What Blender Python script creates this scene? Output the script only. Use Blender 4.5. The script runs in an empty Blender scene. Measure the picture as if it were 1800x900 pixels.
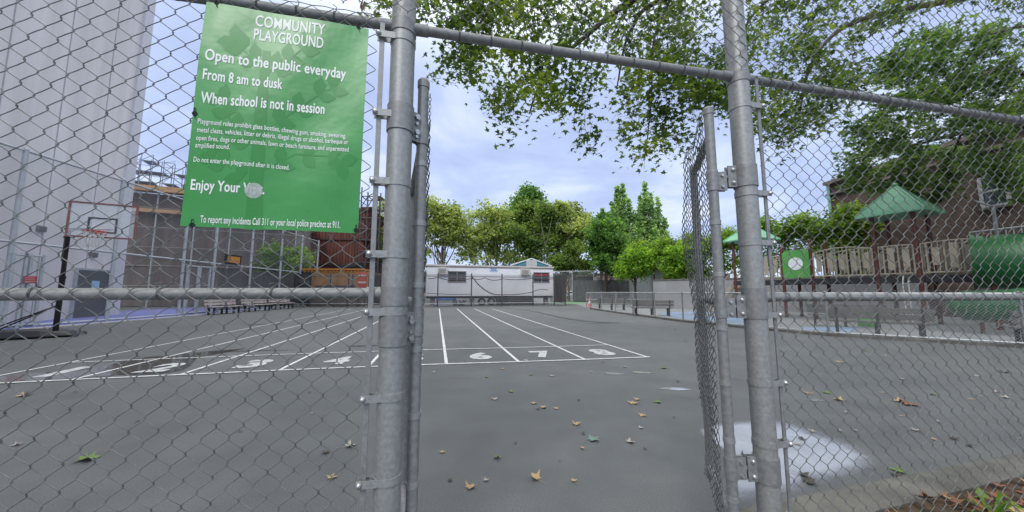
import bpy, bmesh, math, random
import numpy as np
from mathutils import Vector, Matrix
SC = bpy.context.scene
COL = SC.collection
RAD = math.radians
random.seed(7)
RNG = np.random.default_rng(7)

# ------------------------------------------------------------------ camera
CAM_H, PITCH, FPX = 1.35, RAD(6.0), 600.0
cd = bpy.data.cameras.new('camera'); cam = bpy.data.objects.new('camera', cd); COL.objects.link(cam)
cd.sensor_width = 36.0; cd.lens = 36.0 * FPX / 1800.0
cd.clip_start = 0.05; cd.clip_end = 4000
cam.location = (0, 0, CAM_H); cam.rotation_euler = (RAD(90) + PITCH, 0, 0)
SC.camera = cam

# ------------------------------------------------------------------ sky, sun, exposure
SUN_EL, SUN_AZ = RAD(42), RAD(200)          # azimuth measured clockwise from +Y (behind, to the left)
w = bpy.data.worlds.new('World'); SC.world = w; w.use_nodes = True
nt = w.node_tree; nt.nodes.clear(); L = nt.links.new
def N(t, **kw):
    n = nt.nodes.new(t)
    for k, v in kw.items(): setattr(n, k, v)
    return n
out = N('ShaderNodeOutputWorld'); bg = N('ShaderNodeBackground')
sky = N('ShaderNodeTexSky', sky_type='NISHITA', sun_disc=False, sun_elevation=SUN_EL, sun_rotation=SUN_AZ)
tc = N('ShaderNodeTexCoord'); sep = N('ShaderNodeSeparateXYZ')
L(tc.outputs['Generated'], sep.inputs[0])
zc = N('ShaderNodeMath', operation='MAXIMUM'); L(sep.outputs['Z'], zc.inputs[0]); zc.inputs[1].default_value = 0.0
za = N('ShaderNodeMath', operation='ADD'); L(zc.outputs[0], za.inputs[0]); za.inputs[1].default_value = 0.22
dx = N('ShaderNodeMath', operation='DIVIDE'); L(sep.outputs['X'], dx.inputs[0]); L(za.outputs[0], dx.inputs[1])
dy = N('ShaderNodeMath', operation='DIVIDE'); L(sep.outputs['Y'], dy.inputs[0]); L(za.outputs[0], dy.inputs[1])
cmb = N('ShaderNodeCombineXYZ'); L(dx.outputs[0], cmb.inputs[0]); L(dy.outputs[0], cmb.inputs[1])
nz = N('ShaderNodeTexNoise'); nz.inputs['Scale'].default_value = 1.5; nz.inputs['Detail'].default_value = 8; nz.inputs['Roughness'].default_value = 0.56; nz.inputs['Distortion'].default_value = 0.35
L(cmb.outputs[0], nz.inputs['Vector'])
cr = N('ShaderNodeValToRGB'); L(nz.outputs['Fac'], cr.inputs[0])
e = cr.color_ramp.elements
e[0].position = 0.34; e[0].color = (3.9, 4.75, 7.4, 1)
e[1].position = 0.68; e[1].color = (7.5, 8.2, 9.6, 1)
m = cr.color_ramp.elements.new(0.5); m.color = (4.9, 5.9, 8.6, 1)
mix = N('ShaderNodeMix', data_type='RGBA'); mix.inputs['Factor'].default_value = 0.9
L(sky.outputs[0], mix.inputs['A']); L(cr.outputs[0], mix.inputs['B'])
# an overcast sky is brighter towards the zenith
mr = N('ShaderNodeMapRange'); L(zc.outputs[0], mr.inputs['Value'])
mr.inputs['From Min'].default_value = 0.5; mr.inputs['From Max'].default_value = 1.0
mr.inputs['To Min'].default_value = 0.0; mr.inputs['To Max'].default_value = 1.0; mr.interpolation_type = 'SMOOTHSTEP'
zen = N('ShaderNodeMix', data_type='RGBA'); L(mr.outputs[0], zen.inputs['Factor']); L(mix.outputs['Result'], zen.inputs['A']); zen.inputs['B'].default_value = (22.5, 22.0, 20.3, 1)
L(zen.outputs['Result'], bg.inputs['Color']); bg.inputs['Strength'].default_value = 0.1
L(bg.outputs[0], out.inputs[0])
sd = bpy.data.lights.new('sun', 'SUN'); sun = bpy.data.objects.new('sun', sd); COL.objects.link(sun)
sd.energy = 1.5; sd.angle = RAD(25); sd.color = (1.0, 0.97, 0.92)
_d = Vector((math.sin(SUN_AZ) * math.cos(SUN_EL), math.cos(SUN_AZ) * math.cos(SUN_EL), math.sin(SUN_EL)))
sun.rotation_euler = _d.to_track_quat('Z', 'Y').to_euler(); sun.location = (0, 0, 60)
vs = SC.view_settings; vs.view_transform = 'Standard'; vs.look = 'None'; vs.gamma = 1.0; vs.use_curve_mapping = False
vs.exposure = 0.33
SC.cycles.max_bounces = 6; SC.cycles.transparent_max_bounces = 24

# ------------------------------------------------------------------ surveying helpers: photo pixel -> world
def ray(u, v):
    x = (u - 900) / FPX; y = (450 - v) / FPX
    return Vector((x, math.cos(PITCH) - y * math.sin(PITCH), math.sin(PITCH) + y * math.cos(PITCH)))
def gp(u, v, z=0.0):
    r = ray(u, v); t = (z - CAM_H) / r.z
    return Vector((r.x * t, r.y * t, z))
def at(u, v, Y):
    r = ray(u, v); t = Y / r.y
    return Vector((r.x * t, Y, CAM_H + r.z * t))
def V(*a): return Vector(a)

# ------------------------------------------------------------------ materials
MATS = {}
def mat(name, col, rough=0.6, metal=0.0, var=0.12, scale=6.0, bump=0.0, bscale=60.0, spec=0.5, col2=None, detail=5.0, stretch=(1, 1, 1), island=0.0, coat=0.0):
    """Principled with noise driven colour variation and bump in object space"""
    if name in MATS: return MATS[name]
    m = bpy.data.materials.new(name); m.use_nodes = True; t = m.node_tree; b = t.nodes['Principled BSDF']
    b.inputs['Roughness'].default_value = rough; b.inputs['Metallic'].default_value = metal
    b.inputs['Specular IOR Level'].default_value = spec
    if coat: b.inputs['Coat Weight'].default_value = coat; b.inputs['Coat Roughness'].default_value = 0.15
    c = t.nodes.new('ShaderNodeTexCoord'); mp = t.nodes.new('ShaderNodeMapping'); mp.inputs['Scale'].default_value = stretch
    t.links.new(c.outputs['Object'], mp.inputs[0])
    n = t.nodes.new('ShaderNodeTexNoise'); n.inputs['Scale'].default_value = scale; n.inputs['Detail'].default_value = detail; n.inputs['Roughness'].default_value = 0.6
    t.links.new(mp.outputs[0], n.inputs['Vector'])
    r = t.nodes.new('ShaderNodeValToRGB'); r.color_ramp.elements[0].position = 0.3; r.color_ramp.elements[1].position = 0.7
    lo = tuple(x * (1 - var) for x in col); hi = col2 if col2 else tuple(min(1, x * (1 + var)) for x in col)
    r.color_ramp.elements[0].color = (*lo, 1); r.color_ramp.elements[1].color = (*hi, 1)
    t.links.new(n.outputs['Fac'], r.inputs[0])
    src = r.outputs[0]
    if island:
        g = t.nodes.new('ShaderNodeNewGeometry'); h = t.nodes.new('ShaderNodeHueSaturation')
        mr = t.nodes.new('ShaderNodeMapRange'); mr.inputs['To Min'].default_value = 1 - island; mr.inputs['To Max'].default_value = 1 + island
        t.links.new(g.outputs['Random Per Island'], mr.inputs[0]); t.links.new(mr.outputs[0], h.inputs['Value'])
        t.links.new(src, h.inputs['Color']); src = h.outputs[0]
    t.links.new(src, b.inputs['Base Color'])
    rr = t.nodes.new('ShaderNodeMapRange'); rr.inputs['To Min'].default_value = max(0.02, rough - 0.12); rr.inputs['To Max'].default_value = min(1, rough + 0.12)
    t.links.new(n.outputs['Fac'], rr.inputs[0]); t.links.new(rr.outputs[0], b.inputs['Roughness'])
    if bump:
        n2 = t.nodes.new('ShaderNodeTexNoise'); n2.inputs['Scale'].default_value = bscale; n2.inputs['Detail'].default_value = 4
        t.links.new(mp.outputs[0], n2.inputs['Vector'])
        bp = t.nodes.new('ShaderNodeBump'); bp.inputs['Strength'].default_value = bump; bp.inputs['Distance'].default_value = 0.02
        t.links.new(n2.outputs['Fac'], bp.inputs['Height']); t.links.new(bp.outputs[0], b.inputs['Normal'])
    MATS[name] = m; return m

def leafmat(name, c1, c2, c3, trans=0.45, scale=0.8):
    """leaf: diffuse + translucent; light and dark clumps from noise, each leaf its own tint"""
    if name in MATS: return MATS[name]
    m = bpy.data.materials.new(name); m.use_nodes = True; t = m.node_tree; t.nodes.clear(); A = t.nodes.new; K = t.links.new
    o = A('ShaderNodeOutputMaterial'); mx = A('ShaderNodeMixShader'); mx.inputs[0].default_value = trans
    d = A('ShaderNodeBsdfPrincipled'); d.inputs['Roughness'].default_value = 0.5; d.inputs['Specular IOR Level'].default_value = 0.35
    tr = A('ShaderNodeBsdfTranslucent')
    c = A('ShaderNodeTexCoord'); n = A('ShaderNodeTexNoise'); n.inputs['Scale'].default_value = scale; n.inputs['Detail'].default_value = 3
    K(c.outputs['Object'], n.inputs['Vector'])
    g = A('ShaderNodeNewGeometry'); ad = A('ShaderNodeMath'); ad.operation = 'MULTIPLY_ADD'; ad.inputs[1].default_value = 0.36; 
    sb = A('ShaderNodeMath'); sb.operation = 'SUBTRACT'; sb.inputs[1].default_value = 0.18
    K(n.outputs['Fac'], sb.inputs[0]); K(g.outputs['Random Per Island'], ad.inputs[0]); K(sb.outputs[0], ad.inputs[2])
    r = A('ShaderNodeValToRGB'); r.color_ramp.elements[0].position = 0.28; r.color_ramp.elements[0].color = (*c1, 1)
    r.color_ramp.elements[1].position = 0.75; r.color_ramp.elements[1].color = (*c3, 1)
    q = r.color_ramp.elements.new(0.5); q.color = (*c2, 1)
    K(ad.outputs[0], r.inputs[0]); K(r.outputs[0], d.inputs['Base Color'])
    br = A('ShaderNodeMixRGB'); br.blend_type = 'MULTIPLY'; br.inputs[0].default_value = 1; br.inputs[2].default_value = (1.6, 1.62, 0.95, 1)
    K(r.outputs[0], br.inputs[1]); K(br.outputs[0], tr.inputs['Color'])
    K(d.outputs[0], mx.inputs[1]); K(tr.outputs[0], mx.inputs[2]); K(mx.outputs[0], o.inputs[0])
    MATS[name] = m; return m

def meshmat(name, col, pitch=0.072, wire=0.1, metal=0.3):
    """far chain link: wires cut out of a sheet by its UV in metres"""
    if name in MATS: return MATS[name]
    m = bpy.data.materials.new(name); m.use_nodes = True; t = m.node_tree; b = t.nodes['Principled BSDF']; A = t.nodes.new; K = t.links.new
    b.inputs['Base Color'].default_value = (*col, 1); b.inputs['Roughness'].default_value = 0.55; b.inputs['Metallic'].default_value = metal
    uv = A('ShaderNodeUVMap'); s = A('ShaderNodeSeparateXYZ'); K(uv.outputs[0], s.inputs[0])
    hits = []
    for op in ('ADD', 'SUBTRACT'):
        a = A('ShaderNodeMath'); a.operation = op; K(s.outputs[0], a.inputs[0]); K(s.outputs[1], a.inputs[1])
        d = A('ShaderNodeMath'); d.operation = 'DIVIDE'; K(a.outputs[0], d.inputs[0]); d.inputs[1].default_value = pitch
        f = A('ShaderNodeMath'); f.operation = 'FRACT'; K(d.outputs[0], f.inputs[0])
        l = A('ShaderNodeMath'); l.operation = 'LESS_THAN'; K(f.outputs[0], l.inputs[0]); l.inputs[1].default_value = wire
        hits.append(l)
    mxm = A('ShaderNodeMath'); mxm.operation = 'MAXIMUM'; K(hits[0].outputs[0], mxm.inputs[0]); K(hits[1].outputs[0], mxm.inputs[1])
    K(mxm.outputs[0], b.inputs['Alpha'])
    MATS[name] = m; return m

def netmat(name, col, alpha=0.8, stripes=0.0):
    """debris netting or windscreen: woven sheet that lets a little through, with folds"""
    if name in MATS: return MATS[name]
    m = mat(name, col, rough=0.85, var=0.28, scale=0.7, stretch=(3, 3, 0.5), spec=0.1, detail=6)
    m.node_tree.nodes['Principled BSDF'].inputs['Alpha'].default_value = alpha
    return m

def glass(name, col=(0.9, 0.95, 0.95), alpha=0.25):
    if name in MATS: return MATS[name]
    m = mat(name, col, rough=0.15, var=0.05)
    m.node_tree.nodes['Principled BSDF'].inputs['Alpha'].default_value = alpha
    return m

GALV = mat('galvanized_steel', (0.27, 0.285, 0.285), rough=0.5, metal=0.35, var=0.12, scale=60, col2=(0.35, 0.365, 0.365), bump=0.03, bscale=160, detail=9)
GALVD = mat('weathered_galvanized', (0.22, 0.23, 0.235), rough=0.55, metal=0.35, var=0.15, scale=45, col2=(0.29, 0.305, 0.305), bump=0.03, bscale=120, detail=8)
WIRE = mat('galvanized_wire', (0.13, 0.145, 0.145), rough=0.55, metal=0.2, var=0.3, scale=12, col2=(0.2, 0.215, 0.215))
BOLT = mat('zinc_bolt', (0.5, 0.51, 0.52), rough=0.35, metal=0.8, var=0.2, scale=60)
LINK = meshmat('far_chain_link', (0.3, 0.32, 0.33))
FARSTEEL = mat('pale_fence_steel', (0.42, 0.45, 0.47), rough=0.5, metal=0.3, var=0.15, scale=5)
BLACKM = mat('black_metal', (0.018, 0.018, 0.02), rough=0.45, var=0.3, scale=8)
DARK = mat('dark_recess', (0.02, 0.02, 0.022), rough=0.8, var=0.2)
BARK = mat('bark', (0.075, 0.06, 0.048), rough=0.9, var=0.45, scale=5, bump=0.6, bscale=25, stretch=(1, 1, 0.3), spec=0.2)
PALEBARK = mat('plane_tree_bark', (0.19, 0.17, 0.13), rough=0.9, var=0.5, scale=2.2, bump=0.3, bscale=12, spec=0.2, col2=(0.33, 0.31, 0.25))

# ------------------------------------------------------------------ mesh builder
class MB:
    def __init__(s): s.v = []; s.f = []; s.sm = []; s.uv = {}
    def add(s, vs, fs, smooth=False):
        o = len(s.v); s.v += [Vector(p) for p in vs]
        for f in fs: s.f.append(tuple(i + o for i in f)); s.sm.append(smooth)
        return s
    def box(s, c, size, ax=None, ay=None):
        """box by centre and size; ax, ay: optional local x and y directions"""
        ax = Vector(ax).normalized() if ax is not None else V(1, 0, 0)
        ay = Vector(ay).normalized() if ay is not None else V(0, 0, 1).cross(ax).normalized()
        az = ax.cross(ay); c = Vector(c); h = [x / 2 for x in size]
        vs = [c + ax * (i * h[0]) + ay * (j * h[1]) + az * (k * h[2]) for k in (-1, 1) for j in (-1, 1) for i in (-1, 1)]
        return s.add(vs, [(0, 2, 3, 1), (4, 5, 7, 6), (0, 1, 5, 4), (2, 6, 7, 3), (0, 4, 6, 2), (1, 3, 7, 5)])
    def bar(s, a, b, wd, ht, up=(0, 0, 1)):
        a = Vector(a); b = Vector(b); d = b - a; up = Vector(up)
        if abs(d.normalized().dot(up)) > 0.98: up = V(0, 1, 0)
        side = up.cross(d).normalized()
        return s.box((a + b) / 2, (d.length, wd, ht), d, side)
    def tube(s, pts, r, n=8, caps=True, smooth=True):
        pts = [Vector(p) for p in pts]; rs = r if hasattr(r, '__len__') else [r] * len(pts)
        o = len(s.v); prev = None
        for i, p in enumerate(pts):
            d = (pts[min(i + 1, len(pts) - 1)] - pts[max(i - 1, 0)])
            d = d.normalized() if d.length > 1e-9 else V(0, 0, 1)
            if prev is None:
                a = V(0, 0, 1) if abs(d.z) < 0.9 else V(0, 1, 0)
                x = d.cross(a).normalized()
            else: x = (prev - d * prev.dot(d)).normalized()
            prev = x; y = d.cross(x)
            for k in range(n):
                t = 2 * math.pi * k / n
                s.v.append(p + (x * math.cos(t) + y * math.sin(t)) * rs[i])
        for i in range(len(pts) - 1):
            for k in range(n):
                k2 = (k + 1) % n
                s.f.append((o + i * n + k, o + i * n + k2, o + (i + 1) * n + k2, o + (i + 1) * n + k)); s.sm.append(smooth)
        if caps:
            s.f.append(tuple(o + k for k in reversed(range(n)))); s.sm.append(False)
            q = o + (len(pts) - 1) * n
            s.f.append(tuple(q + k for k in range(n))); s.sm.append(False)
        return s
    def dome(s, c, r, axis=(0, 0, 1), n=12, rings=4, squash=1.0):
        """hemisphere cap, base at c, bulging along axis"""
        axis = Vector(axis).normalized(); pts = []; rs = []
        for i in range(rings + 1):
            t = math.pi / 2 * i / rings
            pts.append(Vector(c) + axis * (r * squash * math.sin(t))); rs.append(max(0.0004, r * math.cos(t)))
        return s.tube(pts, rs, n)
    def ring(s, c, r0, r1, h, axis=(0, 0, 1), n=20):
        """flat collar round an axis: outer r1, inner r0, height h"""
        axis = Vector(axis).normalized(); a = V(1, 0, 0) if abs(axis.x) < 0.9 else V(0, 1, 0)
        x = axis.cross(a).normalized(); y = axis.cross(x); c = Vector(c); o = len(s.v)
        for (r, z) in ((r0, -h / 2), (r1, -h / 2), (r1, h / 2), (r0, h / 2)):
            for k in range(n):
                t = 2 * math.pi * k / n; s.v.append(c + axis * z + (x * math.cos(t) + y * math.sin(t)) * r)
        for q in range(4):
            for k in range(n):
                k2 = (k + 1) % n; a0 = o + q * n; b0 = o + ((q + 1) % 4) * n
                s.f.append((a0 + k, a0 + k2, b0 + k2, b0 + k)); s.sm.append(q == 1)
        return s
    def poly(s, pts): return s.add(pts, [tuple(range(len(pts)))])
    def prism(s, pts, vec):
        """closed outline extruded along vec"""
        vec = Vector(vec); n = len(pts); a = [Vector(p) for p in pts]; b = [p + vec for p in a]
        fs = [tuple(reversed(range(n))), tuple(range(n, 2 * n))] + [(i, (i + 1) % n, n + (i + 1) % n, n + i) for i in range(n)]
        return s.add(a + b, fs)
    def sheet(s, a, b, z0, z1, u0=0.0):
        """vertical panel between ground points a and b, UV in metres; z1 may be a pair"""
        a = Vector(a); b = Vector(b); zz = z1 if hasattr(z1, '__len__') else (z1, z1)
        l = (b.xy - a.xy).length; i = len(s.f)
        s.add([V(a.x, a.y, z0), V(b.x, b.y, z0), V(b.x, b.y, zz[1]), V(a.x, a.y, zz[0])], [(0, 1, 2, 3)])
        s.uv[i] = [(u0, z0), (u0 + l, z0), (u0 + l, zz[1]), (u0, zz[0])]
        return s
    def build(s, name, m, parent=None, angle=40, bevel=0.0):
        off = V(0, 0, 0); p = parent
        while p is not None: off += p.location; p = p.parent
        base = V(0, 0, 0)
        if parent is None and s.v:                                     # origin at the thing's base
            xs = [q.x for q in s.v]; ys = [q.y for q in s.v]
            base = V((min(xs) + max(xs)) / 2, (min(ys) + max(ys)) / 2, min(q.z for q in s.v)); off = base
        me = bpy.data.meshes.new(name)
        me.from_pydata([tuple(q - off) for q in s.v], [], s.f)
        if s.uv:
            ul = me.uv_layers.new(name='UVMap')
            for fi, co in s.uv.items():
                for k, li in enumerate(me.polygons[fi].loop_indices): ul.data[li].uv = co[k]
        me.polygons.foreach_set('use_smooth', s.sm)
        if any(s.sm): me.set_sharp_from_angle(angle=RAD(angle))
        me.update()
        if m: me.materials.append(m)
        o = bpy.data.objects.new(name, me); COL.objects.link(o); o.location = base
        if parent is not None: o.parent = parent
        if bevel:
            bv = o.modifiers.new('bevel', 'BEVEL'); bv.width = bevel; bv.segments = 2; bv.limit_method = 'ANGLE'
        return o

def np_build(name, verts, nper, m, parent=None, faces=None, smooth=False):
    """many equal small polygons (leaves): verts (n*nper,3) in world space"""
    off = V(0, 0, 0); p = parent
    while p is not None: off += p.location; p = p.parent
    verts = np.asarray(verts, dtype=np.float64)
    base = V(0, 0, 0)
    if parent is None:
        base = V(*[float((verts[:, 0].min() + verts[:, 0].max()) / 2), float((verts[:, 1].min() + verts[:, 1].max()) / 2), float(verts[:, 2].min())]); off = base
    verts = verts - np.array(off)
    me = bpy.data.meshes.new(name)
    fs = faces if faces is not None else np.arange(len(verts)).reshape(-1, nper)
    k = fs.shape[1]
    me.vertices.add(len(verts)); me.vertices.foreach_set('co', verts.astype(np.float32).ravel())
    me.loops.add(fs.size); me.loops.foreach_set('vertex_index', fs.astype(np.int32).ravel())
    me.polygons.add(len(fs)); me.polygons.foreach_set('loop_start', np.arange(0, fs.size, k, dtype=np.int32)); me.polygons.foreach_set('loop_total', np.full(len(fs), k, dtype=np.int32))
    if smooth: me.polygons.foreach_set('use_smooth', np.ones(len(fs), dtype=bool))
    me.update(calc_edges=True); me.validate()
    me.materials.append(m)
    o = bpy.data.objects.new(name, me); COL.objects.link(o); o.location = base
    if parent is not None: o.parent = parent
    return o

def tag(o, label=None, cat=None, group=None, kind=None):
    if label: o['label'] = label
    if cat: o['category'] = cat
    if group: o['group'] = group
    if kind: o['kind'] = kind
    return o
def thing(name, label, cat, loc=(0, 0, 0), group=None):
    o = bpy.data.objects.new(name, None); COL.objects.link(o); o.location = loc; o.empty_display_size = 0.2
    return tag(o, label, cat, group)
def dup(root, loc, rotz=0.0, label=None, group=None):
    r = root.copy(); COL.objects.link(r); r.location = loc; r.rotation_euler = (0, 0, rotz)
    if label: r['label'] = label
    if group: r['group'] = group
    for ch in list(root.children):
        c = ch.copy(); COL.objects.link(c); c.parent = r
        for g in ch.children:
            d = g.copy(); COL.objects.link(d); d.parent = c
    return r
def struct(name, mb, m): return tag(mb.build(name, m), kind='structure')

# ------------------------------------------------------------------ ground
def ground_mat():
    m = bpy.data.materials.new('grey_court_asphalt'); m.use_nodes = True; t = m.node_tree; b = t.nodes['Principled BSDF']; A = t.nodes.new; K = t.links.new
    c = A('ShaderNodeTexCoord')
    def noise(sc, det=5, rough=0.6):
        n = A('ShaderNodeTexNoise'); n.inputs['Scale'].default_value = sc; n.inputs['Detail'].default_value = det; n.inputs['Roughness'].default_value = rough
        K(c.outputs['Object'], n.inputs['Vector']); return n
    n1 = noise(0.22, 6); n2 = noise(1.6, 6); n3 = noise(140, 2); n4 = noise(9, 4)
    r1 = A('ShaderNodeValToRGB'); r1.color_ramp.elements[0].position = 0.35; r1.color_ramp.elements[1].position = 0.68
    r1.color_ramp.elements[0].color = (0.083, 0.092, 0.097, 1); r1.color_ramp.elements[1].color = (0.112, 0.121, 0.126, 1); K(n1.outputs['Fac'], r1.inputs[0])
    r2 = A('ShaderNodeValToRGB'); r2.color_ramp.elements[0].position = 0.3; r2.color_ramp.elements[1].position = 0.72
    r2.color_ramp.elements[0].color = (0.78, 0.78, 0.79, 1); r2.color_ramp.elements[1].color = (1.2, 1.19, 1.17, 1); K(n2.outputs['Fac'], r2.inputs[0])
    r3 = A('ShaderNodeValToRGB'); r3.color_ramp.elements[0].position = 0.35; r3.color_ramp.elements[1].position = 0.7
    r3.color_ramp.elements[0].color = (0.66, 0.66, 0.66, 1); r3.color_ramp.elements[1].color = (1.4, 1.4, 1.4, 1); K(n3.outputs['Fac'], r3.inputs[0])
    mu = A('ShaderNodeMixRGB'); mu.blend_type = 'MULTIPLY'; mu.inputs[0].default_value = 1; K(r1.outputs[0], mu.inputs[1]); K(r2.outputs[0], mu.inputs[2])
    mv = A('ShaderNodeMixRGB'); mv.blend_type = 'MULTIPLY'; mv.inputs[0].default_value = 1; K(mu.outputs[0], mv.inputs[1]); K(r3.outputs[0], mv.inputs[2])
    vo = A('ShaderNodeTexVoronoi'); vo.inputs['Scale'].default_value = 2.6; K(c.outputs['Object'], vo.inputs['Vector'])
    n5 = noise(3.1, 8, 0.75); lt = A('ShaderNodeMapRange'); lt.inputs['From Min'].default_value = 0.012; lt.inputs['From Max'].default_value = 0.045; lt.inputs['To Min'].default_value = 0.62; lt.inputs['To Max'].default_value = 1.0; K(vo.outputs['Distance'], lt.inputs[0])
    sc = A('ShaderNodeMapRange'); sc.inputs['From Min'].default_value = 0.62; sc.inputs['From Max'].default_value = 0.75; sc.inputs['To Min'].default_value = 1.0; sc.inputs['To Max'].default_value = 1.35; K(n5.outputs['Fac'], sc.inputs[0])
    ms = A('ShaderNodeMath'); ms.operation = 'MULTIPLY'; K(lt.outputs[0], ms.inputs[0]); K(sc.outputs[0], ms.inputs[1])
    mw = A('ShaderNodeVectorMath'); mw.operation = 'SCALE'; K(mv.outputs[0], mw.inputs[0]); K(ms.outputs[0], mw.inputs['Scale'])
    K(mw.outputs[0], b.inputs['Base Color'])
    rr = A('ShaderNodeMapRange'); rr.inputs['To Min'].default_value = 0.5; rr.inputs['To Max'].default_value = 0.85; K(n2.outputs['Fac'], rr.inputs[0]); K(rr.outputs[0], b.inputs['Roughness'])
    bp = A('ShaderNodeBump'); bp.inputs['Strength'].default_value = 0.25; bp.inputs['Distance'].default_value = 0.004
    K(n3.outputs['Fac'], bp.inputs['Height']); K(bp.outputs[0], b.inputs['Normal'])
    return m
GROUND = ground_mat()
g_ = MB(); g_.poly([V(-900, -60, 0), V(900, -60, 0), V(900, 1500, 0), V(-900, 1500, 0)])
struct('ground', g_, GROUND).location.z = 0

def blob(c, rx, ry, z, n=40, rot=0.0, jag=0.22, seed=0):
    """irregular closed outline round c"""
    r = random.Random(seed); ph = [r.uniform(0, 6.28) for _ in range(6)]
    pts = []
    for k in range(n):
        t = 2 * math.pi * k / n
        q = 1 + jag * (0.5 * math.sin(2 * t + ph[0]) + 0.4 * math.sin(3 * t + ph[1]) + 0.3 * math.sin(5 * t + ph[2]) + 0.2 * math.sin(9 * t + ph[3]))
        x = rx * q * math.cos(t); y = ry * q * math.sin(t)
        pts.append(V(c[0] + x * math.cos(rot) - y * math.sin(rot), c[1] + x * math.sin(rot) + y * math.cos(rot), z))
    return pts

# ------------------------------------------------------------------ entrance fence, gates, banner
FA = V(-0.48, 1.40, 0); FD = V(0.979, 0.203, 0).normalized(); FN = V(FD.y, -FD.x, 0)      # FN points to the camera
def fp(s, z, off=0.0): return FA + FD * s + FN * off + V(0, 0, z)
S_R = 1.752                                                                            # right post along the fence
W2 = 0.0425                                                                            # half a diamond
def chain(name, p0, d, length, z0, z1, parent, off_n=None, r=0.0017, phase=0, sag=0.004, seed=1, zfun=None, W2=W2):
    """woven chain link: each wire is a flattened zigzag hooked into its neighbours"""
    nrm = off_n; d = d.normalized(); nw = int(length / W2); nk = int((z1 - z0) / W2)
    path = []
    for k in range(nk):
        up = k % 2 == 0
        x0, x1 = (-0.0025, W2 + 0.0025) if up else (W2 + 0.0025, -0.0025)
        sg = 1 if up else -1
        for q, (fx, fz) in enumerate(((0, 0), (0.07, 0.16), (0.5, 0.5), (0.93, 0.84))):
            yy = 0 if q == 0 else (0.0032 * sg if q == 2 else 0.0024 * sg)
            path.append((x0 + (x1 - x0) * fx, yy, k * W2 + W2 * fz))
    path.append((path[0][0], 0, nk * W2))
    P = np.array(path); n = len(P); NS = 5
    T = np.gradient(P, axis=0); T /= np.linalg.norm(T, axis=1)[:, None]
    up = np.tile([0.0, 1.0, 0.0], (n, 1)); X = np.cross(T, up); X /= np.linalg.norm(X, axis=1)[:, None]; Y = np.cross(T, X)
    rings = []
    for k in range(NS):
        a = 2 * math.pi * k / NS; rings.append(P + (X * math.cos(a) + Y * math.sin(a)) * r)
    R = np.stack(rings, 1).reshape(-1, 3)
    base = []
    for i in range(n - 1):
        for k in range(NS):
            k2 = (k + 1) % NS; base.append((i * NS + k, i * NS + k2, (i + 1) * NS + k2, (i + 1) * NS + k))
    base = np.array(base); vs = []; fs = []
    rg = np.random.default_rng(seed); jx = rg.normal(0, 0.0012, nw); 
    for j in range(nw):
        A = R.copy()
        if (j + phase) % 2:                                             # neighbours run in opposite phase so the hooks meet
            A[:, 0] = W2 - A[:, 0]
        A[:, 0] += j * W2
        s_ = A[:, 0]; z_ = A[:, 2]
        A[:, 1] += sag * np.sin(s_ * 2.1 + z_ * 1.3 + seed) + 0.6 * sag * np.sin(s_ * 5.3 - z_ * 3.1)
        A[:, 0] += 0.5 * sag * np.sin(z_ * 2.7 + seed) + jx[j] * 0.5; A[:, 2] += 0.5 * sag * np.sin(s_ * 3.3 + z_)
        vs.append(A); fs.append(base + j * len(R))
    A = np.concatenate(vs); F = np.concatenate(fs)
    Wv = np.array(p0)[None, :] + A[:, :1] * np.array(d)[None, :] + A[:, 1:2] * np.array(nrm)[None, :]
    Wv[:, 2] = z0 + A[:, 2]
    if zfun is not None: Wv = zfun(A, Wv)
    return np_build(name, Wv, 4, WIRE, parent, F, smooth=True)

fence = thing('chain_link_fence', 'tall galvanized chain link fence around the open gateway in the foreground', 'fence', FA.copy())
PR = 0.0508
for s_ in (-2.75, 0.0, S_R, 5.2):
    b = MB(); b.tube([fp(s_, -0.02), fp(s_, 3.72)], PR, 28); b.dome(fp(s_, 3.72), PR + 0.004, n=20)
    po = b.build('fence_post', GALV, fence)
    if s_ in (0.0, S_R):
        for zc in (2.515, 1.345):
            c = MB(); c.ring(fp(s_, zc - 0.012), PR - 0.001, PR + 0.0035, 0.075 if zc < 2 else 0.055, n=28); c.build('rail_collar', GALVD, po)
RAILS = [(-2.75, 0.0, 2.515, 'fence_rail'), (0.0, S_R, 2.515, 'fence_rail'), (S_R, 5.2, 2.515, 'fence_rail'), (-2.75, 0.0, 1.345, 'fence_rail'), (S_R, 5.2, 1.322, 'fence_rail'), (-2.75, 5.2, 3.70, 'fence_rail')]
for a_, b_, z_, nm in RAILS:
    b = MB(); a2 = a_ + (PR if a_ in (0.0, S_R) else 0); b2 = b_ - (PR if b_ in (0.0, S_R) else 0)
    b.tube([fp(a2, z_), fp((a2 + b2) / 2, z_ - 0.004), fp(b2, z_)], 0.0213, 18)
    if z_ < 3:                                                           # cup where the rail enters the post
        if a_ in (0.0, S_R): b.tube([fp(a2 - 0.006, z_), fp(a2 + 0.055, z_)], 0.0255, 18)
        if b_ in (0.0, S_R): b.tube([fp(b2 - 0.055, z_), fp(b2 + 0.006, z_)], 0.0255, 18)
    b.build(nm, GALVD, fence)
chain('chain_mesh', fp(-2.70, 0, 0.030), FD, 2.62, 0.03, 2.56, fence, FN, seed=1)
chain('chain_mesh', fp(-2.70, 0, 0.060), FD, 7.8, 2.53, 3.70, fence, FN, seed=2)
chain('chain_mesh', fp(S_R + 0.085, 0, 0.030), FD, 3.3, 0.10, 2.56, fence, FN, seed=3, phase=1)
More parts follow.
